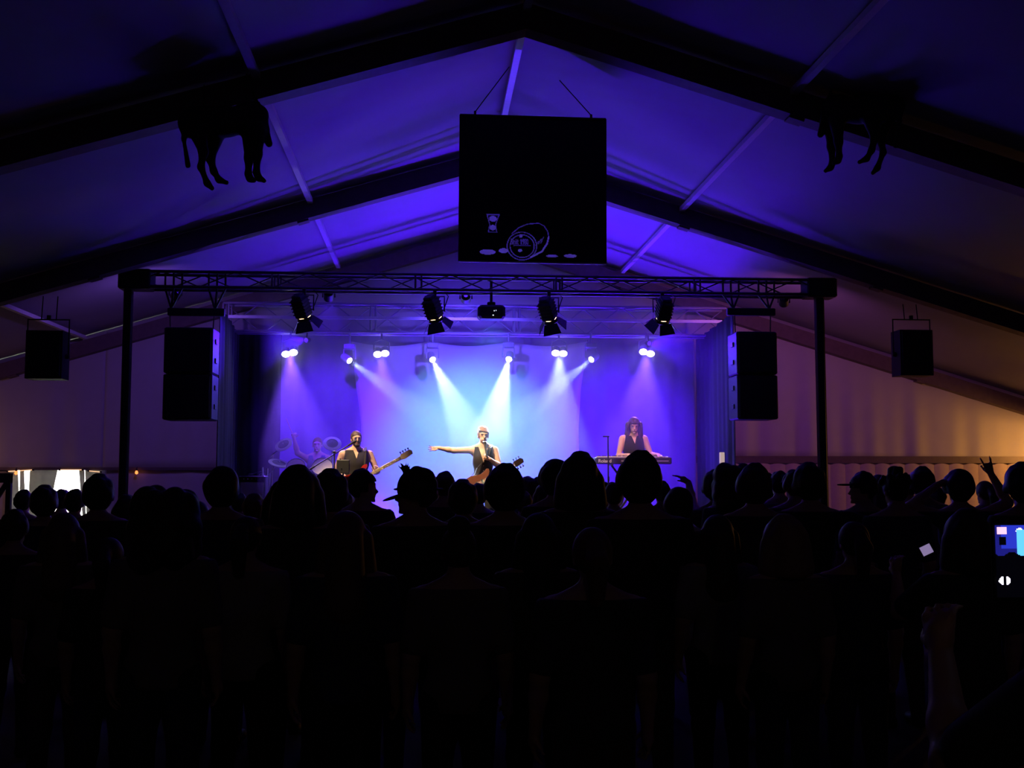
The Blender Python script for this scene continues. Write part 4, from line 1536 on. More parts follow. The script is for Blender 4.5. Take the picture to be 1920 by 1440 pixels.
def mic_stand(base, ztop, label, boom=None, group='microphone stands'):
    o = empty('microphone_stand', base, label=label, cat='microphone stand', group=group)
    mb = MB(); mb.lathe([(.14, .0), (.14, .015), (.03, .03), (.015, .05)], n=20); mb.build('base', M_BLACK, o, True)
    mb = MB(); mb.tube([(0, 0, .02), (0, 0, ztop)], .011, 8); mb.build('pole', M_BLACK, o)
    mb = MB(); mb.lathe([(.016, ztop * .6 - .04), (.018, ztop * .6), (.016, ztop * .6 + .04)], n=10); mb.build('clutch', M_CHROME, o, True)
    if boom:
        a, b = [Vector(q) - Vector(base) for q in boom]
        mb = MB(); mb.tube([a, b], .009, 8); mb.build('boom', M_BLACK, o)
        mb = MB(); mb.tube([a, a.lerp(b, .12)], .016, 8); mb.build('counterweight', M_BLACK, o)
        mb = MB(); mb.box((0, 0, ztop), (.045, .04, .045), bev=.008); mb.build('boom_clamp', M_CHROME, o)
        e = (b - a).normalized()
        mb = MB(); mb.lathe([(.012, 0), (.018, .09), (.024, .11), (.024, .13), (.01, .15)], b - e * .02, e, 12); mb.build('microphone', M_BLACK, o, True)
    else:
        mb = MB(); mb.box((-.03, 0, ztop + .005), (.10, .03, .02), bev=.005); mb.build('microphone_clip', M_BLACK, o)
    return o


p = at(627, 848, 17.0)
mic_stand((p.x, p.y, DECK), p.z - DECK, 'boom microphone stand in front of the bass player', (at(581, 880, 17.0), at(655, 834, 17.0)))
p = at(1140, 819, 17.2)
mic_stand((p.x, p.y, DECK), p.z - DECK, 'straight microphone stand left of the keyboard player')

# small mixer on a stand beside the bass player
a, b = at(631, 862, 16.85), at(655, 888, 16.85)
o = empty('monitor_mixer', ((a.x + b.x) / 2, 16.85, DECK), label='small black mixer box on a stand before the bass player', cat='mixer')
w, hgt = b.x - a.x, a.z - b.z
mb = MB(); mb.box((0, .05, (a.z + b.z) / 2 - DECK), (w, .1, hgt), bev=.008); bx_ = mb.build('case', M_CAB, o)
for x in (-.045, .03):
    mb = MB(); mb.lathe([(.012, 0), (.012, .02)], (x, .05, a.z - DECK), (0, 0, 1), 10); mb.build('knob', M_BLACK, bx_, True)
mb = MB(); mb.box((-.02, -.003, (a.z + b.z) / 2 - DECK - .03), (.012, .006, .012)); mb.build('jack', M_CHROME, bx_)
mb = MB(); mb.tube([(0, .05, .02), (0, .05, b.z - DECK)], .012, 8); mb.build('pole', M_BLACK, o)
mb = MB(); mb.lathe([(.13, 0), (.13, .015), (.02, .03)], (0, .05, 0), n=18); mb.build('base', M_BLACK, o, True)

# keyboard on a cross stand
kl, kr = at(1113, 858, KEYS_Y), at(1256, 858, KEYS_Y)
kz = DECK + RISER + 1.075
o = empty('keyboard', ((kl.x + kr.x) / 2, KEYS_Y, DECK + RISER), label='long dark stage keyboard on a cross stand', cat='keyboard')
W = kr.x - kl.x
zz = kz - DECK - RISER
mb = MB(); mb.box((0, 0, zz), (W, .30, .11), bev=.015); cs = mb.build('case', mat('keyboard_case', (.045, .04, .05), .4), o)
mb = MB(); mb.box((0, .08, zz + .062), (W - .12, .13, .016)); mb.build('white_keys', mat('key_white', (.75, .73, .7), .3), cs)
bk = MB().box((0, 0, 0), (.012, .08, .012)).mesh('black_key', M_BLACK)
i = 0
x = -W / 2 + .08
while x < W / 2 - .09:
    if i % 7 not in (2, 6):
        link('black_key', bk, cs, (x, .06, zz + .075))
    x += .0235
    i += 1
tm = text_mesh('Roland', .075, 'lettering', mat('print_pale', (.85, .8, .85), .5))
t = link('lettering', tm, cs, (-W / 2 + .05, -.1515, zz - .028), (math.pi / 2, 0, 0))
mb = MB(); mb.box((.18, -.151, zz - .005), (W * .62, .003, .008)); mb.build('stripe', mat('print_pale', (.85, .8, .85)), cs)
for x, z, w in ((.46, .075, .03), (.55, .06, .03)):
    mb = MB(); mb.box((x, -.05, zz + z), (w, .06, .02), bev=.005); mb.build('control_lamp', mat('pale_knob', (.8, .75, .8), .4, emit=(.8, .7, 1), strength=.3), cs)
for s in (-1, 1):
    mb = MB(); mb.bar((-.42 * s, s * .02, .02), (.34 * s, s * .02, zz - .06), .035, .03); mb.build('stand_leg', M_BLACK, o)
for s in (-1, 1):
    mb = MB(); mb.bar((.42 * s, -.2, .02), (.42 * s, .2, .02), .035, .03); mb.build('stand_foot', M_BLACK, o)
    mb = MB(); mb.bar((.34 * s, -.16, zz - .065), (.34 * s, .16, zz - .065), .035, .02); mb.build('stand_arm', M_BLACK, o)

# drums: ring-shaped cymbal pads on stands, two toms and a bass drum pad
M_PAD = mat('pad_rubber', (.06, .06, .07), .6)
M_RING = mat('pad_ring', (.55, .52, .6), .4)
M_HEAD = mat('mesh_head', (.75, .68, .62), .6)
DB = DECK + DRISE


def cymbal(px, py, Yd, rpx, tilt, label, boomto=None):
    c = at(px, py, Yd)
    r = rpx * Yd / F
    base = at(boomto if boomto else px, 930, Yd)
    o = empty('cymbal_pad', (base.x, Yd, DB), label=label, cat='cymbal', group='ring-shaped cymbal pads')
    lc = c - Vector((base.x, Yd, DB))
    ax = Vector((math.sin(tilt[0]), -math.sin(tilt[1]), math.cos(tilt[1])))
    mb = MB(); mb.lathe([(r, -.006), (r, .008), (r * .64, .014), (r * .64, -.002)], lc, ax, 28, cap=False); mb.add([], []); mb.build('rim_ring', M_RING, o, True)
    mb = MB(); mb.lathe([(.0005, -.004), (r * .66, -.004), (r * .66, .008), (.03, .018), (.0005, .02)], lc, ax, 28); mb.build('pad', M_PAD, o, True)
    mb = MB(); mb.lathe([(.012, .018), (.016, .03), (.006, .045)], lc, ax, 10); mb.build('wing_nut', M_CHROME, o, True)
    j = Vector((0, 0, lc.z - .12 - abs(lc.x) * .25))
    mb = MB(); mb.tube([(0, 0, .25), j], .011, 8); mb.build('stand', M_CHROME, o)
    mb = MB(); mb.tube([j - (lc - j).normalized() * .08, lc], .009, 8); mb.build('boom', M_CHROME, o)
    for a in (1.0, 3.1, 5.2):
        mb = MB(); mb.tube([(0, 0, .32), (.2 * math.cos(a), .2 * math.sin(a), .012)], .008, 6); mb.build('leg', M_CHROME, o)
    return o


cymbal(532, 834, 18.75, 17, (-.35, .75), 'left ring-shaped cymbal pad above the drums', 510)
cymbal(623, 832, 18.75, 17, (.12, .85), 'right ring-shaped cymbal pad behind the bass player', 622)
cymbal(523, 869, 18.55, 20, (.25, .35), 'low wide cymbal pad at the left of the drums', 505)


def tom(px, py, Yd, rpx, hgt, tilt, label, legs=True):
    c = at(px, py, Yd)
    r = rpx * Yd / F
    o = empty('tom_drum', (c.x, Yd + .1, DB), label=label, cat='drum', group='drums of the kit')
    ax = Vector((0, -math.sin(tilt), math.cos(tilt)))
    lc = c - Vector((c.x, Yd + .1, DB))
    mb = MB(); mb.lathe([(r * .98, -hgt), (r, -.01), (r, 0)], lc, ax, 28); mb.build('shell', mat('drum_shell', (.09, .06, .10), .3), o, True)
    mb = MB(); mb.lathe([(.0005, .008), (r * .97, .004), (r * .97, .0)], lc, ax, 28, cap=False); mb.build('drum_head', M_HEAD, o, True)
    mb = MB(); mb.lathe([(r * 1.0, -.02), (r * 1.05, -.02), (r * 1.05, .016), (r * 1.0, .016)], lc, ax, 28, cap=False); mb.build('hoop', M_CHROME, o, True)
    a, b = frame(ax)
    for k in range(6):
        t = k * math.pi / 3
        q = lc + (a * math.cos(t) + b * math.sin(t)) * (r * 1.04)
        mb = MB(); mb.tube([q + ax * .02, q - ax * .07], .007, 6); mb.build('lug', M_CHROME, o)
    e = lc - ax * hgt * .5 + Vector((0, .05, 0))
    mb = MB(); mb.tube([(0, .12, .02), (0, .12, e.z - .02), e], .013, 8); mb.build('post', M_CHROME, o)
    for t in (0.6, 2.7, 4.8):
        mb = MB(); mb.tube([(0, .12, .25), (.18 * math.cos(t), .12 + .18 * math.sin(t), .012)], .009, 6); mb.build('leg', M_CHROME, o)
    return o


tom(555, 875, 18.35, 17, .16, 1.0, 'left tom drum with a pale head in front of the drummer')
tom(604, 875, 18.4, 19, .18, .95, 'right tom drum with a pale head in front of the drummer')
c = at(578, 930, 18.0)
o = empty('bass_drum', (c.x, 18.15, DB), label='dark bass drum low in the middle of the kit', cat='drum', group='drums of the kit')
mb = MB(); mb.lathe([(.26, -.02), (.26, .36)], (0, -.1, .28), (0, 1, 0), 32); mb.build('shell', mat('drum_shell', (.09, .06, .10), .3), o, True)
mb = MB(); mb.lathe([(.0005, -.125), (.25, -.122)], (0, 0, .28), (0, 1, 0), 32, cap=False); mb.build('drum_head', mat('black_head', (.03, .03, .035), .3), o, True)
mb = MB(); mb.lathe([(.255, -.14), (.275, -.14), (.275, -.1), (.255, -.1)], (0, 0, .28), (0, 1, 0), 32, cap=False); mb.build('hoop', M_CHROME, o, True)
for s in (-1, 1):
    mb = MB(); mb.tube([(s * .2, .05, .2), (s * .36, -.05, .01)], .01, 6); mb.build('spur', M_CHROME, o)

# amplifier and uprights at the left of the drums
a, b = at(474, 891, 17.4), at(491, 935, 17.4)
o = empty('amplifier', ((a.x + b.x) / 2, 17.4, DECK), label='grey-fronted amplifier cabinet left of the drums', cat='amplifier')
ah = at(480, 892, 17.4).z - DECK
mb = MB(); mb.box((-.08, .18, ah / 2), (.40, .36, ah), bev=.015); cs = mb.build('cabinet', M_CAB, o)
mb = MB(); mb.box((-.08, -.008, ah / 2 - .03), (.35, .014, ah - .14), bev=.005); mb.build('grille_cloth', mat('grille_cloth', (.42, .40, .44), .8, scale=120), cs)
mb = MB(); mb.box((-.08, -.008, ah - .05), (.35, .012, .06)); mb.build('control_panel', M_BLACK, cs)
for k in range(5):
    mb = MB(); mb.lathe([(.012, 0), (.01, .02)], (-.2 + k * .06, -.014, ah - .05), (0, -1, 0), 10); mb.build('knob', M_CHROME, cs, True)
mb = MB(); mb.tube([(-.16, .18, ah), (-.16, .18, ah + .02), (0, .18, ah + .02), (0, .18, ah)], .01, 6); mb.build('carry_handle', M_BLACK, cs)
for px, yt, lab in ((492, 876, 'bright upright stand beside the amplifier'), (499, 878, 'second upright stand beside the amplifier')):
    q = at(px, yt, 17.6)
    o = empty('upright_stand', (q.x, 17.6 + (.12 if px > 495 else 0), DECK), label=lab, cat='stand', group='upright stands by the amplifier')
    mb = MB(); mb.tube([(0, 0, .02), (0, 0, q.z - DECK)], .016, 8); mb.build('pole', M_CHROME, o)
    mb = MB(); mb.lathe([(.06, 0), (.06, .02), (.02, .03)], n=16); mb.build('base', M_BLACK, o, True)
    mb = MB(); mb.tube([(0, 0, q.z - DECK - .06), (-.13, -.02, q.z - DECK - .1)], .009, 6); mb.build('arm', M_CHROME, o)

# white box right of the stage, its lit look put in as emission
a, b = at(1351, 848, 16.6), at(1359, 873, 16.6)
o = empty('socket_box', ((a.x + b.x) / 2, 16.6, DECK), label='small upright white box with added glow at the right front of the stage', cat='box')
mb = MB(); mb.box((0, .04, (a.z + b.z) / 2 - DECK), (b.x - a.x, .08, a.z - b.z), bev=.006); mb.build('case', mat('white_box_glow', (.8, .75, .7), .4, emit=(1.0, .72, .66), strength=.45), o)
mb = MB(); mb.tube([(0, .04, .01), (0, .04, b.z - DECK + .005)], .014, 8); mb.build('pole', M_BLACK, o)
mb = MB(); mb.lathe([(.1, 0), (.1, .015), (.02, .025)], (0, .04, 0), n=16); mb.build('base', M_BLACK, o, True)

# ------------------------------------------------------------------ hanging banner (flat print on translucent sheet)
BY = 12.5
ca, cb, cc_ = at(862, 212, BY), at(1135, 227, BY), at(859, 489, BY)
bw, bh = cb.x - ca.x, (ca.z + cb.z) / 2 - (cc_.z + at(1133, 496, BY).z) / 2


def stroke_font():
    return {'S': [[(1, .85), (.7, 1), (.3, 1), (0, .8), (.2, .55), (.8, .45), (1, .2), (.7, 0), (.3, 0), (0, .15)]],
            'e': [[(0, .32), (.95, .36), (.8, .6), (.4, .65), (.05, .45), (.05, .2), (.4, 0), (.9, .1)]],
            'i': [[(.5, .6), (.5, 0)], [(.5, .8), (.5, .84)]], 't': [[(.5, .95), (.5, .1), (.85, 0)], [(.15, .62), (.9, .62)]],
            '1': [[(.25, .8), (.55, 1), (.55, 0)]], '9': [[(.9, .7), (.6, .45), (.15, .55), (.1, .85), (.5, 1), (.9, .85), (.85, .3), (.5, 0)]],
            '8': [[(.5, .53), (.1, .72), (.15, .95), (.5, 1), (.85, .95), (.9, .72), (.5, .53), (.05, .3), (.15, .05), (.5, 0), (.85, .05), (.95, .3), (.5, .53)]],
            '0': [[(.5, 1), (.1, .8), (.1, .2), (.5, 0), (.9, .2), (.9, .8), (.5, 1)]], ' ': []}


NB = 230
img = np.zeros((NB, NB), int)
UU, VV = np.meshgrid((np.arange(NB) + .5) / NB, (np.arange(NB) + .5) / NB)


def uv(x, y):        # pixel of a close look at the banner
    return (x - 48) / 1318, (y - 68) / 1325


def line(pts, w=.0035, val=1):
    for (x0, y0), (x1, y1) in zip(pts[:-1], pts[1:]):
        a, b = uv(x0, y0), uv(x1, y1)
        dx, dy = b[0] - a[0], b[1] - a[1]
        t = np.clip(((UU - a[0]) * dx + (VV - a[1]) * dy) / (dx * dx + dy * dy + 1e-12), 0, 1)
        img[((UU - a[0] - t * dx) ** 2 + (VV - a[1] - t * dy) ** 2) < w * w] = val


def ring(cx, cy, rx, ry, a0=0, a1=2 * math.pi, w=.0035, val=1):
    line([(cx + rx * math.cos(a0 + (a1 - a0) * i / 40), cy + ry * math.sin(a0 + (a1 - a0) * i / 40)) for i in range(41)], w, val)


def blob(cx, cy, rx, ry, val=2):
    a = uv(cx, cy)
    img[((UU - a[0]) / (rx / 1318)) ** 2 + ((VV - a[1]) / (ry / 1325)) ** 2 < 1] = val


# barrel with its inscription, the beer glass and the pools of light on the ground
ring(610, 1245, 132, 126)
ring(612, 1246, 108, 102)
line([(520, 1135), (580, 1080), (660, 1045), (760, 1035), (810, 1060), (842, 1110), (850, 1160)])
line([(850, 1160), (835, 1220), (790, 1290), (690, 1345)], .006, 2)
blob(600, 1155, 16, 15)
for k in range(3):
    line([(760 + 22 * k, 1200 - 20 * k), (735 + 22 * k, 1235 - 10 * k)], .003)
line([(535, 1243), (690, 1238)], .0025)
blob(593, 1285, 20, 14)
x0 = 512
for ch in 'Seit 1980':
    for s_ in stroke_font()[ch]:
        line([(x0 + q * 15, 1230 - r_ * (46 if ch in 'S1980t' else 50)) for q, r_ in s_], .0028)
    x0 += 19 if ch not in 'i ' else 13
for dx in (0,):
    P_ = [(296, 965), (405, 965), (372, 1060), (385, 1125), (310, 1125), (322, 1060), (296, 965)]
    line(P_)
    blob(350, 1005, 34, 26); blob(350, 1085, 28, 24)
blob(305, 1305, 72, 24); blob(445, 1290, 42, 22); blob(1045, 1325, 60, 16); blob(880, 1330, 55, 12)
M_PRINT = mat('banner_black', (0.010, 0.009, 0.010), 0.8, var=.1)
M_LINE = mat('banner_line', (0.45, 0.43, 0.5), 0.7, translucent=0.75)
M_FILL = mat('banner_white', (0.8, 0.8, 0.82), 0.7, translucent=0.8)
ban = empty('hanging_banner', (ca + cb) / 2 - Vector((0, 0, bh / 2)), label='black square banner with pale barrel drawing hung from the ridge', cat='banner')
ban.rotation_euler = (0, math.radians(.35), 0)
raster_panel('print', bw, bh, NB, NB, lambda u, v: img[min(NB - 1, int(v * NB)), min(NB - 1, int(u * NB))], [M_PRINT, M_LINE, M_FILL], ban)
for nm, c, s in (('top_batten', (0, 0, bh / 2), (bw, .024, .02)), ('bottom_batten', (0, 0, -bh / 2), (bw, .024, .016)),
                 ('side_batten', (-bw / 2, 0, 0), (.014, .02, bh)), ('side_batten', (bw / 2, 0, 0), (.014, .02, bh))):
    mb = MB(); mb.box(c, s); mb.build(nm, M_ALU if nm == 'bottom_batten' else M_BLACK, ban)
for x, xt in ((-bw / 2 + .17, -.28), (bw / 2 - .17, .30)):
    mb = MB(); mb.tube([(x, 0, bh / 2), (x, 0, bh / 2 + .05)], .014, 8); mb.build('shackle', M_BLACK, ban)
    zt = roof_z(RX) - .13 - ban.location.z
    mb = MB(); mb.tube([(x, 0, bh / 2 + .04), (xt, 0, roof_z(ban.location.x + xt) - .04 - ban.location.z)], .006, 6); mb.build('cord', M_BLACK, ban)


# ------------------------------------------------------------------ two donkey figures hung from the nearest beam
def donkey_mesh():
    s = 1 / 191.0
    def q(px, py, y=0.0):
        return V3((px - 418) * s, y, (360 - py) * s)
    pr = [ell(q(372, 232), (.20, .14, .165)), ell(q(415, 228), (.24, .145, .155)), ell(q(458, 222), (.17, .13, .15)),
          cap(q(462, 212), q(482, 214), .11, .085), cap(q(478, 210), q(488, 240), .075, .055), cap(q(486, 232), q(500, 268), .055, .034),
          cap(q(478, 196, .05), q(470, 172, .07), .022, .012), cap(q(478, 196, -.05), q(470, 172, -.07), .022, .012),
          cap(q(345, 222), q(345, 262), .022, .016), cap(q(345, 262), q(354, 312), .016, .026)]
    for pts in ([(374, 255), (384, 290), (380, 318), (392, 348), (401, 357)], [(398, 255), (391, 292), (398, 318), (408, 334), (422, 339)],
                [(464, 250), (462, 292), (461, 322), (464, 331), (472, 334)], [(480, 248), (481, 292), (480, 326), (484, 336), (494, 341)]):
        yy = .07 if pts[0][0] in (398, 464) else -.07
        rr = [.085, .042, .028, .026, .022]
        for i in range(4):
            pr.append(cap(q(*pts[i], yy), q(*pts[i + 1], yy), rr[i], rr[i + 1]))
    return sdf_mesh('body', pr, mat('donkey_plush', (.05, .045, .045), .9, var=.3, scale=30), .012, .04)


DM = donkey_mesh()
eye_m = MB().lathe([(.001, 0), (.012, .004), (.012, .012), (.001, .016)], (0, 0, 0), (0, -1, 0), 10).mesh('eye', M_EYE, True)
for px, py, Yd, rz, sc, lab in ((418, 360, 10.75, 0, 1.0, 'dark donkey figure hanging under the beam at the left, facing right'),
                                (1618, 326, 10.55, math.pi - .55, .94, 'dark donkey figure hanging at the beam on the right, facing left')):
    p = at(px, py, Yd)
    o = empty('donkey_figure', p, rz, lab, 'figure', 'donkey figures hung from the nearest beam')
    o.scale = (sc,) * 3
    link('body', DM, o)
    for s in (-1, 1):
        link('eye', eye_m, o, (.36, s * .052 + (.0 if s < 0 else -.0), .66), (0, 0, 0 if s < 0 else math.pi))
    for x in (-.2, .2):
        X = p.x + math.cos(rz) * x * sc
        zt = (roof_z(X) - p.z - .03) / sc
        mb = MB(); mb.tube([(x, 0, .76), (x, 0, zt)], .006, 6); mb.build('cord', M_BLACK, o)
    mb = MB()
    for k in range(12):
        mb.add(*(lambda t: ([(.33 + t * .06 - .02, -.01, .84 - t * .18), (.35 + t * .06, -.01, .84 - t * .18), (.33 + t * .06, .0, .90 - t * .18), (.34 + t * .06, .012, .84 - t * .18)], [(0, 1, 2), (1, 3, 2), (3, 0, 2), (0, 3, 1)]))(k / 11))
    mb.build('mane', mat('mane_black', (.02, .018, .018), .9), o)

# ------------------------------------------------------------------ the crowd, backs to the camera
CLOTH = [mat('cloth_%d' % i, c, .85, var=.15, scale=40) for i, c in enumerate([(.05, .05, .055), (.10, .03, .03), (.04, .05, .09), (.35, .33, .31), (.08, .08, .06), (.03, .03, .03), (.18, .16, .15)])]
JEANS = [mat('jeans_%d' % i, c, .9, var=.2, scale=40) for i, c in enumerate([(.03, .04, .07), (.02, .02, .022), (.07, .06, .05)])]
HAIRS = [M_DARKH, M_BROWN, mat('mid_hair', (.16, .09, .05), .6, var=.3, scale=60), mat('light_hair', (.32, .22, .12), .6, var=.3, scale=60)]
PH = .013


def crowd_pose(kind):
    J = default_joints()
    J['crowd'] = True
    if kind == 'broad':
        J['wide'] = 1.16
        J['shl'] = V3(-.215, .005, 1.43); J['shr'] = V3(.215, .005, 1.43)
        J['ell'] = V3(-.27, .02, 1.14); J['elr'] = V3(.27, .02, 1.14)
        J['wrl'] = V3(-.27, -.06, .9); J['wrr'] = V3(.27, -.06, .9)
    elif kind == 'profile':
        J['yaw'] = -1.25
    elif kind == 'profile_l':
        J['yaw'] = 1.25
    # (facing -y here; turned to face the stage when placed, so +x ends up on the left of the picture)
    elif kind == 'point':
        J['elr'] = V3(.16, -.27, 1.55); J['wrr'] = V3(.14, -.46, 1.72)
        J['hdr'] = V3(.75, -.35, .55); J['hnr'] = V3(0, 0, -1); J['curlr'] = .25; J['spread'] = .25
    elif kind == 'horn':
        J['ell'] = V3(-.44, -.03, 1.55); J['wrl'] = V3(-.34, -.10, 1.79)
        J['hdl'] = V3(.30, -.05, 1); J['hnl'] = V3(0, -1, .0); J['hornl'] = True; J['thumbl'] = 1
        J['elr'] = V3(.40, -.05, 1.52); J['wrr'] = V3(.17, -.02, 1.70)
        J['hdr'] = V3(-.9, .05, .35); J['hnr'] = V3(0, .1, -1); J['curlr'] = .5
    elif kind == 'embrace':
        J['ell'] = V3(-.46, .03, 1.37); J['wrl'] = V3(-.66, .10, 1.44)
        J['hdl'] = V3(-.9, -.2, .15); J['hnl'] = V3(0, -1, -.2); J['curll'] = .6
    elif kind == 'phone':
        J['elr'] = V3(.31, -.20, 1.25); J['wrr'] = V3(.235, -.40, 1.44)
        J['hdr'] = V3(-.12, -.35, .9); J['hnr'] = V3(-.75, -.6, .0); J['curlr'] = .75; J['thumbr'] = 1
    return J


CACHE = {}


def crowd_parts(pose, style):
    if ('b', pose) not in CACHE:
        J = crowd_pose(pose)
        G = groups(J)
        h = .010 if pose in ('horn', 'point', 'phone') else PH
        CACHE['b', pose] = (J, body_mesh(J, G, M_SKIN, h), shirt_mesh(J, G, CLOTH[0], .016, sleeve=.8), trouser_mesh(J, G, JEANS[0], .018), shoe_meshes(G, M_SHOE, .014))
    J = CACHE['b', pose][0]
    key = ('h', style, J['yaw'])
    if key not in CACHE:
        CACHE[key] = hair_mesh(J, style if style not in ('cap', 'hat') else 'short', HAIRS[0], .010)
    if style in ('cap', 'hat') and ('c', style, J['yaw']) not in CACHE:
        xf, R = head_xf(J)
        if style == 'cap':
            pr = [ell(xf(0, .008, .03), (.089, .108, .106), R)]
            vis = [ell(xf(0, -.135, .045), (.075, .075, .009), R)]
            low = .035
        else:
            pr = [ell(xf(0, .008, .035), (.092, .112, .115), R), ell(xf(.02, .03, .10), (.075, .085, .055), R)]
            vis = [ell(xf(0, -.105, -.012), (.09, .085, .010), (Matrix(R) @ Matrix.Rotation(.3, 3, 'X'))), ell(xf(0, .02, .03), (.125, .145, .012), R)]
            for k in range(7):
                pr.append(cap(xf(.02, -.05, .12), xf(.02 + .012 * (k - 3), -.105 + .014 * k, .168 + .010 * ((k * 2) % 3)), .009, .003))
            low = .0
        H = J['head']
        def clip(Fd, X, Y, Z):
            return np.maximum(Fd, low + H[2] - .02 - Z)
        a = sdf_mesh(style, pr, CLOTH[5], .008, .01, 0, clip)
        b = sdf_mesh('brim', vis, CLOTH[5], .006, .01)
        CACHE['c', style, J['yaw']] = (a, b)
    return J, key


def own_mat(o, m):
    o.material_slots[0].link = 'OBJECT'
    o.material_slots[0].material = m


def crowd_person(px, top, Yd, style, pose, label, turn=0.0, cl=0, hr=0, group='people standing in the crowd', height=None):
    J, key = crowd_parts(pose, style)
    _, body, shirt, trous, shoes = CACHE['b', pose]
    t = at(px, top, Yd)
    extra = {'curly': .03, 'round': .035, 'bob': .03, 'spiky': .05, 'bun': .06, 'cap': .02, 'hat': .03, 'side': .02, 'short': .025}.get(style.rstrip('23'), .02)
    sc = t.z / (1.777 + extra)
    p = empty('person', (t.x, Yd, 0), math.pi + turn, label, 'person', group)
    p.scale = (sc,) * 3
    link('body', body, p)
    own_mat(link('shirt', shirt, p), CLOTH[cl])
    own_mat(link('trousers', trous, p), JEANS[(cl + hr) % 3])
    for s in shoes:
        link('shoe', s, p)
    own_mat(link('hair', CACHE[key], p), HAIRS[hr])
    if style in ('cap', 'hat'):
        a, b = CACHE['c', style, J['yaw']]
        c = link(style, a, p)
        link('brim', b, c)
    return p, sc


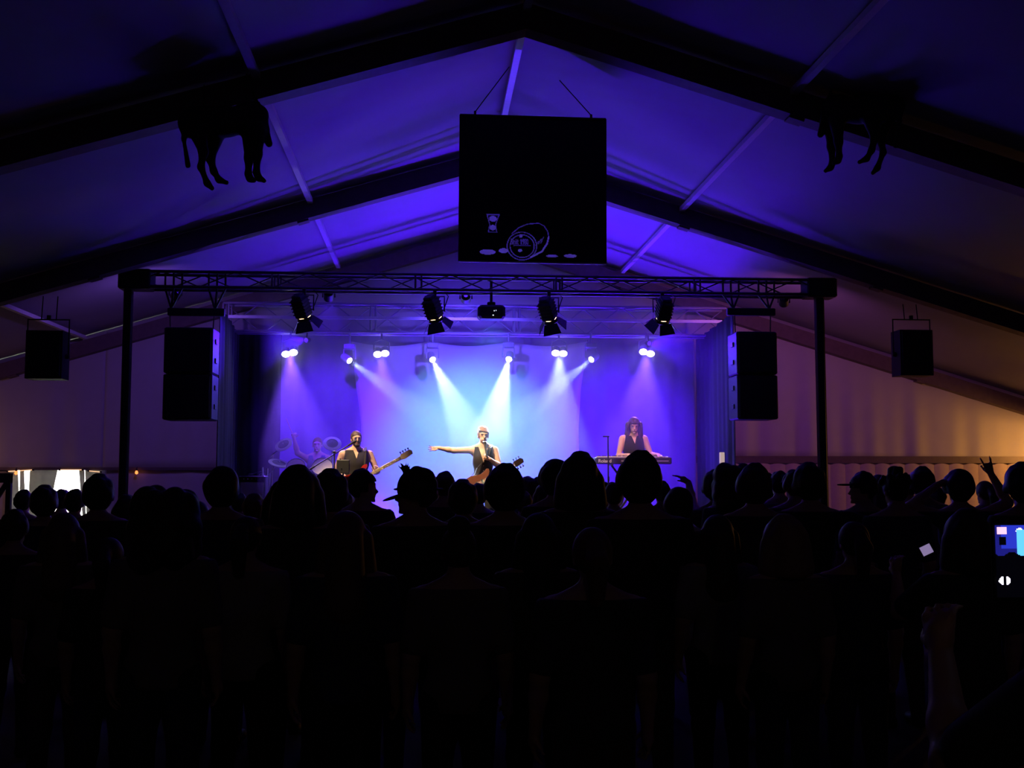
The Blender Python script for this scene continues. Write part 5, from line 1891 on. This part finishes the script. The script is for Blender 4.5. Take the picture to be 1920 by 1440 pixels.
CROWD = [
    # px, top, depth, hair, pose, label, turn, cloth, hair colour
    (45, 919, 11.6, 'short2', 'stand', 'person with dark head at the left end of the row before the lit exit', 0, 0, 0),
    (85, 915, 9.4, 'round3', 'stand', 'person with full round hair, tallest head before the lit exit', .1, 2, 0),
    (117, 919, 12.4, 'short', 'stand', 'person with short hair in front of the glaring exit opening', -.1, 5, 1),
    (141, 918, 10.5, 'short2', 'stand', 'person at the right end of the row before the lit exit', 0, 1, 0),
    (187, 895, 8.6, 'round3', 'stand', 'tall person just left of the left stage tower, head beside the exit', .05, 4, 0),
    (238, 932, 10.0, 'bob', 'stand', 'person with a bob standing in line with the left stage tower', 0, 3, 1),
    (312, 921, 5.2, 'curly', 'stand', 'person with big curly hair near the camera, left of centre', 0, 6, 0),
    (372, 940, 9.0, 'long', 'stand', 'long-haired person between the curly head and the left drapes', -.1, 0, 1),
    (417, 880, 7.6, 'round2', 'broad', 'broad person with full short hair below the left loudspeaker stack', 0, 2, 0),
    (478, 928, 8.6, 'short3', 'stand', 'shorter person in front of the amplifier', .1, 5, 2),
    (530, 908, 7.9, 'bob', 'stand', 'person with a bob partly hidden left of the wide dark bob', 0, 1, 1),
    (560, 880, 6.3, 'bob2', 'stand', 'person with wide dark bob in front of the drums', .08, 0, 0),
    (621, 887, 7.2, 'round3', 'stand', 'person with round hair below the right cymbal pad', -.06, 4, 1),
    (682, 881, 9.0, 'short', 'profile', 'person in profile facing right in front of the bass player', -.2, 5, 0),
    (779, 877, 6.4, 'hat', 'profile_l', 'person in a tufted brimmed hat turned to the left', .2, 0, 0),
    (833, 885, 10.4, 'short2', 'stand', 'person whose round head shows just right of the tufted hat', 0, 2, 2),
    (868, 905, 8.4, 'round3', 'stand', 'person with low head at the left foot of the singer', .1, 3, 1),
    (946, 878, 6.6, 'round', 'broad', 'broad person directly in front of the guitar neck', 0, 5, 0),
    (999, 897, 13.4, 'curly', 'stand', 'person with small far head right of the singer', 0, 2, 1),
    (1040, 866, 8.6, 'round2', 'stand', 'person with round hair behind the left shoulder of the centre-right pair', .1, 0, 0),
    (1087, 856, 6.9, 'bob3', 'stand', 'tall person with a bob, right one of the centre-right pair', -.1, 4, 0),
    (1132, 904, 13.0, 'bun', 'stand', 'person with tiny far head near the foot of the straight microphone stand', 0, 1, 0),
    (1198, 855, 6.1, 'round', 'broad', 'tall broad person blocking the keyboard', 0, 5, 0),
    (1272, 918, 8.2, 'round2', 'broad', 'shorter broad person right of the tall one before the keyboard', -.15, 1, 1),
    (1342, 886, 9.7, 'round3', 'point', 'person stretching an arm up to the left before the right drapes', 0, 6, 1),
    (1374, 874, 8.9, 'curly', 'stand', 'curly-haired person just right of the outstretched arm', .1, 2, 0),
    (1413, 876, 7.6, 'round', 'stand', 'person with round hair below the right loudspeaker stack', -.1, 0, 1),
    (1460, 884, 11.2, 'short2', 'stand', 'person with small round head left of the pair at the right tower', 0, 3, 0),
    (1489, 884, 9.6, 'cap', 'stand', 'person in a cap, left one of the pair at the right tower', .1, 4, 2),
    (1517, 874, 8.2, 'round3', 'embrace', 'person at the right stage tower with an arm held out to the right', -.1, 5, 0),
    (1616, 887, 9.0, 'cap', 'profile_l', 'person in a peaked cap facing left, right of the right tower', .3, 0, 0),
    (1647, 890, 11.2, 'long', 'stand', 'long-haired person just right of the peaked cap', 0, 1, 1),
    (1678, 876, 7.8, 'spiky', 'stand', 'person with blurred spiky hair against the right wall', .1, 2, 0),
    (1727, 880, 10.4, 'round', 'stand', 'person with flat short hair left of the raised elbow', 0, 3, 1),
    (1796, 884, 9.0, 'round2', 'horn', 'person raising a horned hand sign and holding the other hand to the head', 0, 5, 0),
    (1846, 900, 11.0, 'pony', 'stand', 'person with a ponytail below the horned hand sign', .15, 0, 1),
    (1917, 874, 7.4, 'round3', 'stand', 'person with a dark round head cut by the right picture edge', 0, 4, 0),
    # farther heads that close the gaps
    (292, 938, 11.4, 'short', 'stand', 'far person whose head top shows behind the curly hair', 0, 5, 1),
    (450, 926, 12.4, 'short2', 'stand', 'far person between the broad head and the amplifier', 0, 2, 0),
    (590, 906, 11.2, 'short3', 'stand', 'far person in the gap between the wide bob and the round hair', 0, 0, 1),
    (646, 922, 12.6, 'round', 'stand', 'far person in the gap below the small mixer box', 0, 4, 0),
    (727, 956, 11.6, 'short2', 'stand', 'short far person in the gap left of the tufted hat', 0, 1, 1),
    (810, 897, 12.2, 'round3', 'stand', 'far person behind the tufted hat', 0, 5, 0),
    (898, 908, 11.8, 'short', 'stand', 'far person right below the guitar body', 0, 2, 1),
    (981, 922, 11.0, 'short2', 'stand', 'far person between the broad head and the small curly head', 0, 0, 2),
    (1022, 908, 12.0, 'bob3', 'stand', 'far person left of the centre-right pair', 0, 3, 0),
    (1150, 906, 11.0, 'short', 'stand', 'far person close to the left of the tall broad head', 0, 4, 1),
    (1240, 903, 11.8, 'short2', 'stand', 'far person at the right shoulder of the tall broad one', 0, 6, 0),
    (1312, 957, 12.6, 'short3', 'stand', 'short far person below the outstretched arm', 0, 5, 1),
    (1438, 890, 13.0, 'bob', 'stand', 'far person between the two heads under the right loudspeaker stack', 0, 1, 0),
    (1575, 958, 11.8, 'short2', 'stand', 'short far person below the held-out arm', 0, 2, 1),
    (1703, 892, 12.4, 'short3', 'stand', 'far person between the spiky hair and the flat short hair', 0, 0, 0),
    (1756, 914, 11.6, 'short', 'stand', 'far person below the raised elbow', 0, 4, 1),
    (1872, 912, 13.2, 'bob2', 'stand', 'far person right of the ponytail at the right edge', 0, 6, 2),
    # nearer, lower heads lost in the dark
    (120, 962, 6.2, 'long', 'stand', 'long-haired person in the dark at the lower left', .1, 6, 2),
    (30, 958, 7.4, 'short3', 'stand', 'short-haired person in the dark at the left picture edge', 0, 0, 1),
    (205, 1005, 5.8, 'pony', 'stand', 'person with a ponytail in the dark left of the curly head', 0, 5, 1),
    (462, 965, 5.7, 'pony', 'stand', 'person with a ponytail in the dark below the amplifier', -.1, 3, 1),
    (650, 958, 5.0, 'long', 'stand', 'long-haired person in the dark below the bass player', .05, 2, 2),
    (860, 968, 4.9, 'bun', 'stand', 'person with a bun in the dark below the singer', 0, 6, 1),
    (1010, 962, 5.4, 'long', 'stand', 'long-haired person in the dark right below the guitar headstock', .1, 4, 0),
    (1110, 985, 4.3, 'pony', 'stand', 'person with a ponytail in the dark in the centre foreground', 0, 0, 2),
    (1345, 965, 6.0, 'long', 'stand', 'long-haired person in the dark below the outstretched arm', 0, 3, 1),
    (1470, 972, 5.3, 'bob', 'stand', 'person with a bob in the dark left of the right tower', .1, 6, 3),
    (1600, 975, 5.6, 'pony', 'stand', 'person with a ponytail in the dark below the held-out arm', 0, 2, 1),
]
for c in CROWD:
    crowd_person(*c)

# ------------------------------------------------------------------ phones held up in the crowd
def phone(p, w, h, rot, label, screen=None, cells=(40, 80), mats=None, plain=None):
    o = empty('phone', p, label=label, cat='phone')
    o.rotation_euler = rot
    mb = MB(); mb.box((0, .005, 0), (w, .009, h), bev=.003); mb.build('case', M_BLACK, o)
    if screen:
        s = raster_panel('screen', w * .9, h * .92, cells[0], cells[1], screen, mats, o)
        s.location = (0, -.0012, 0)
    else:
        mb = MB(); mb.box((0, -.0012, 0), (w * .9, .001, h * .88)); mb.build('screen', plain, o)
    return o


hp, sc = crowd_person(1812, 962, 5.2, 'bob', 'phone', 'shorter person in the dark holding up a small camera', .0, 0, 1)
q = at(1737, 1031, hp.location.y + .46 * sc)
phone(q, .064, .054, (math.radians(-12), math.radians(-24), 0), 'small camera with a dim lilac screen held up at the right', plain=mat('lilac_screen', (.1, .1, .1), emit=(.42, .32, .62), strength=.55))

SCR = [mat('screen_' + n, (.02, .02, .02), .3, emit=c, strength=s) for n, c, s in
       (('dark', (.02, .02, .06), .03), ('blue', (.03, .05, .75), .8), ('deep', (.02, .02, .35), .6), ('cyan', (.12, .55, 1.0), 1.3), ('pink', (1.0, .55, .75), 1.3), ('white', (.9, .85, 1.0), 2.2))]


def screen_image(u, v):
    # rows from the top of the phone: live picture of the stage, then the dark control strip with two button halves
    if v < .50:
        y = v / .50
        if y > .80 + .06 * math.sin(u * 17):
            return 0
        if .03 < u < .20 and .04 < y < .26:
            return 4
        if .06 < u < .19 and .32 < y < .55:
            return 0
        if abs(u - .42 - .12 * y) < .05 + .12 * y and y > .12:
            return 3
        if (u - .42) ** 2 + ((y - .16) * .8) ** 2 < .004:
            return 5
        if y > .66:
            return 2
        return 1 if u > .1 else 2
    y = (v - .77) / .055
    if abs(y) < 1:
        for c, s in ((.115, -1), (.165, 1)):
            du = (u - c) / .075
            if du * s > 0 and du * du + y * y < 1:
                return 5
    return 0


hp, sc = crowd_person(2150, 930, 1.98, 'short', 'phone', 'person past the right picture edge holding up a large phone', .0, 5, 0)
pc = at(1922, 1052, hp.location.y + .46 * sc)
phone(pc, .15, .172, (0, 0, 0), 'large phone showing the blue stage at the right picture edge', screen_image, (60, 80), SCR)
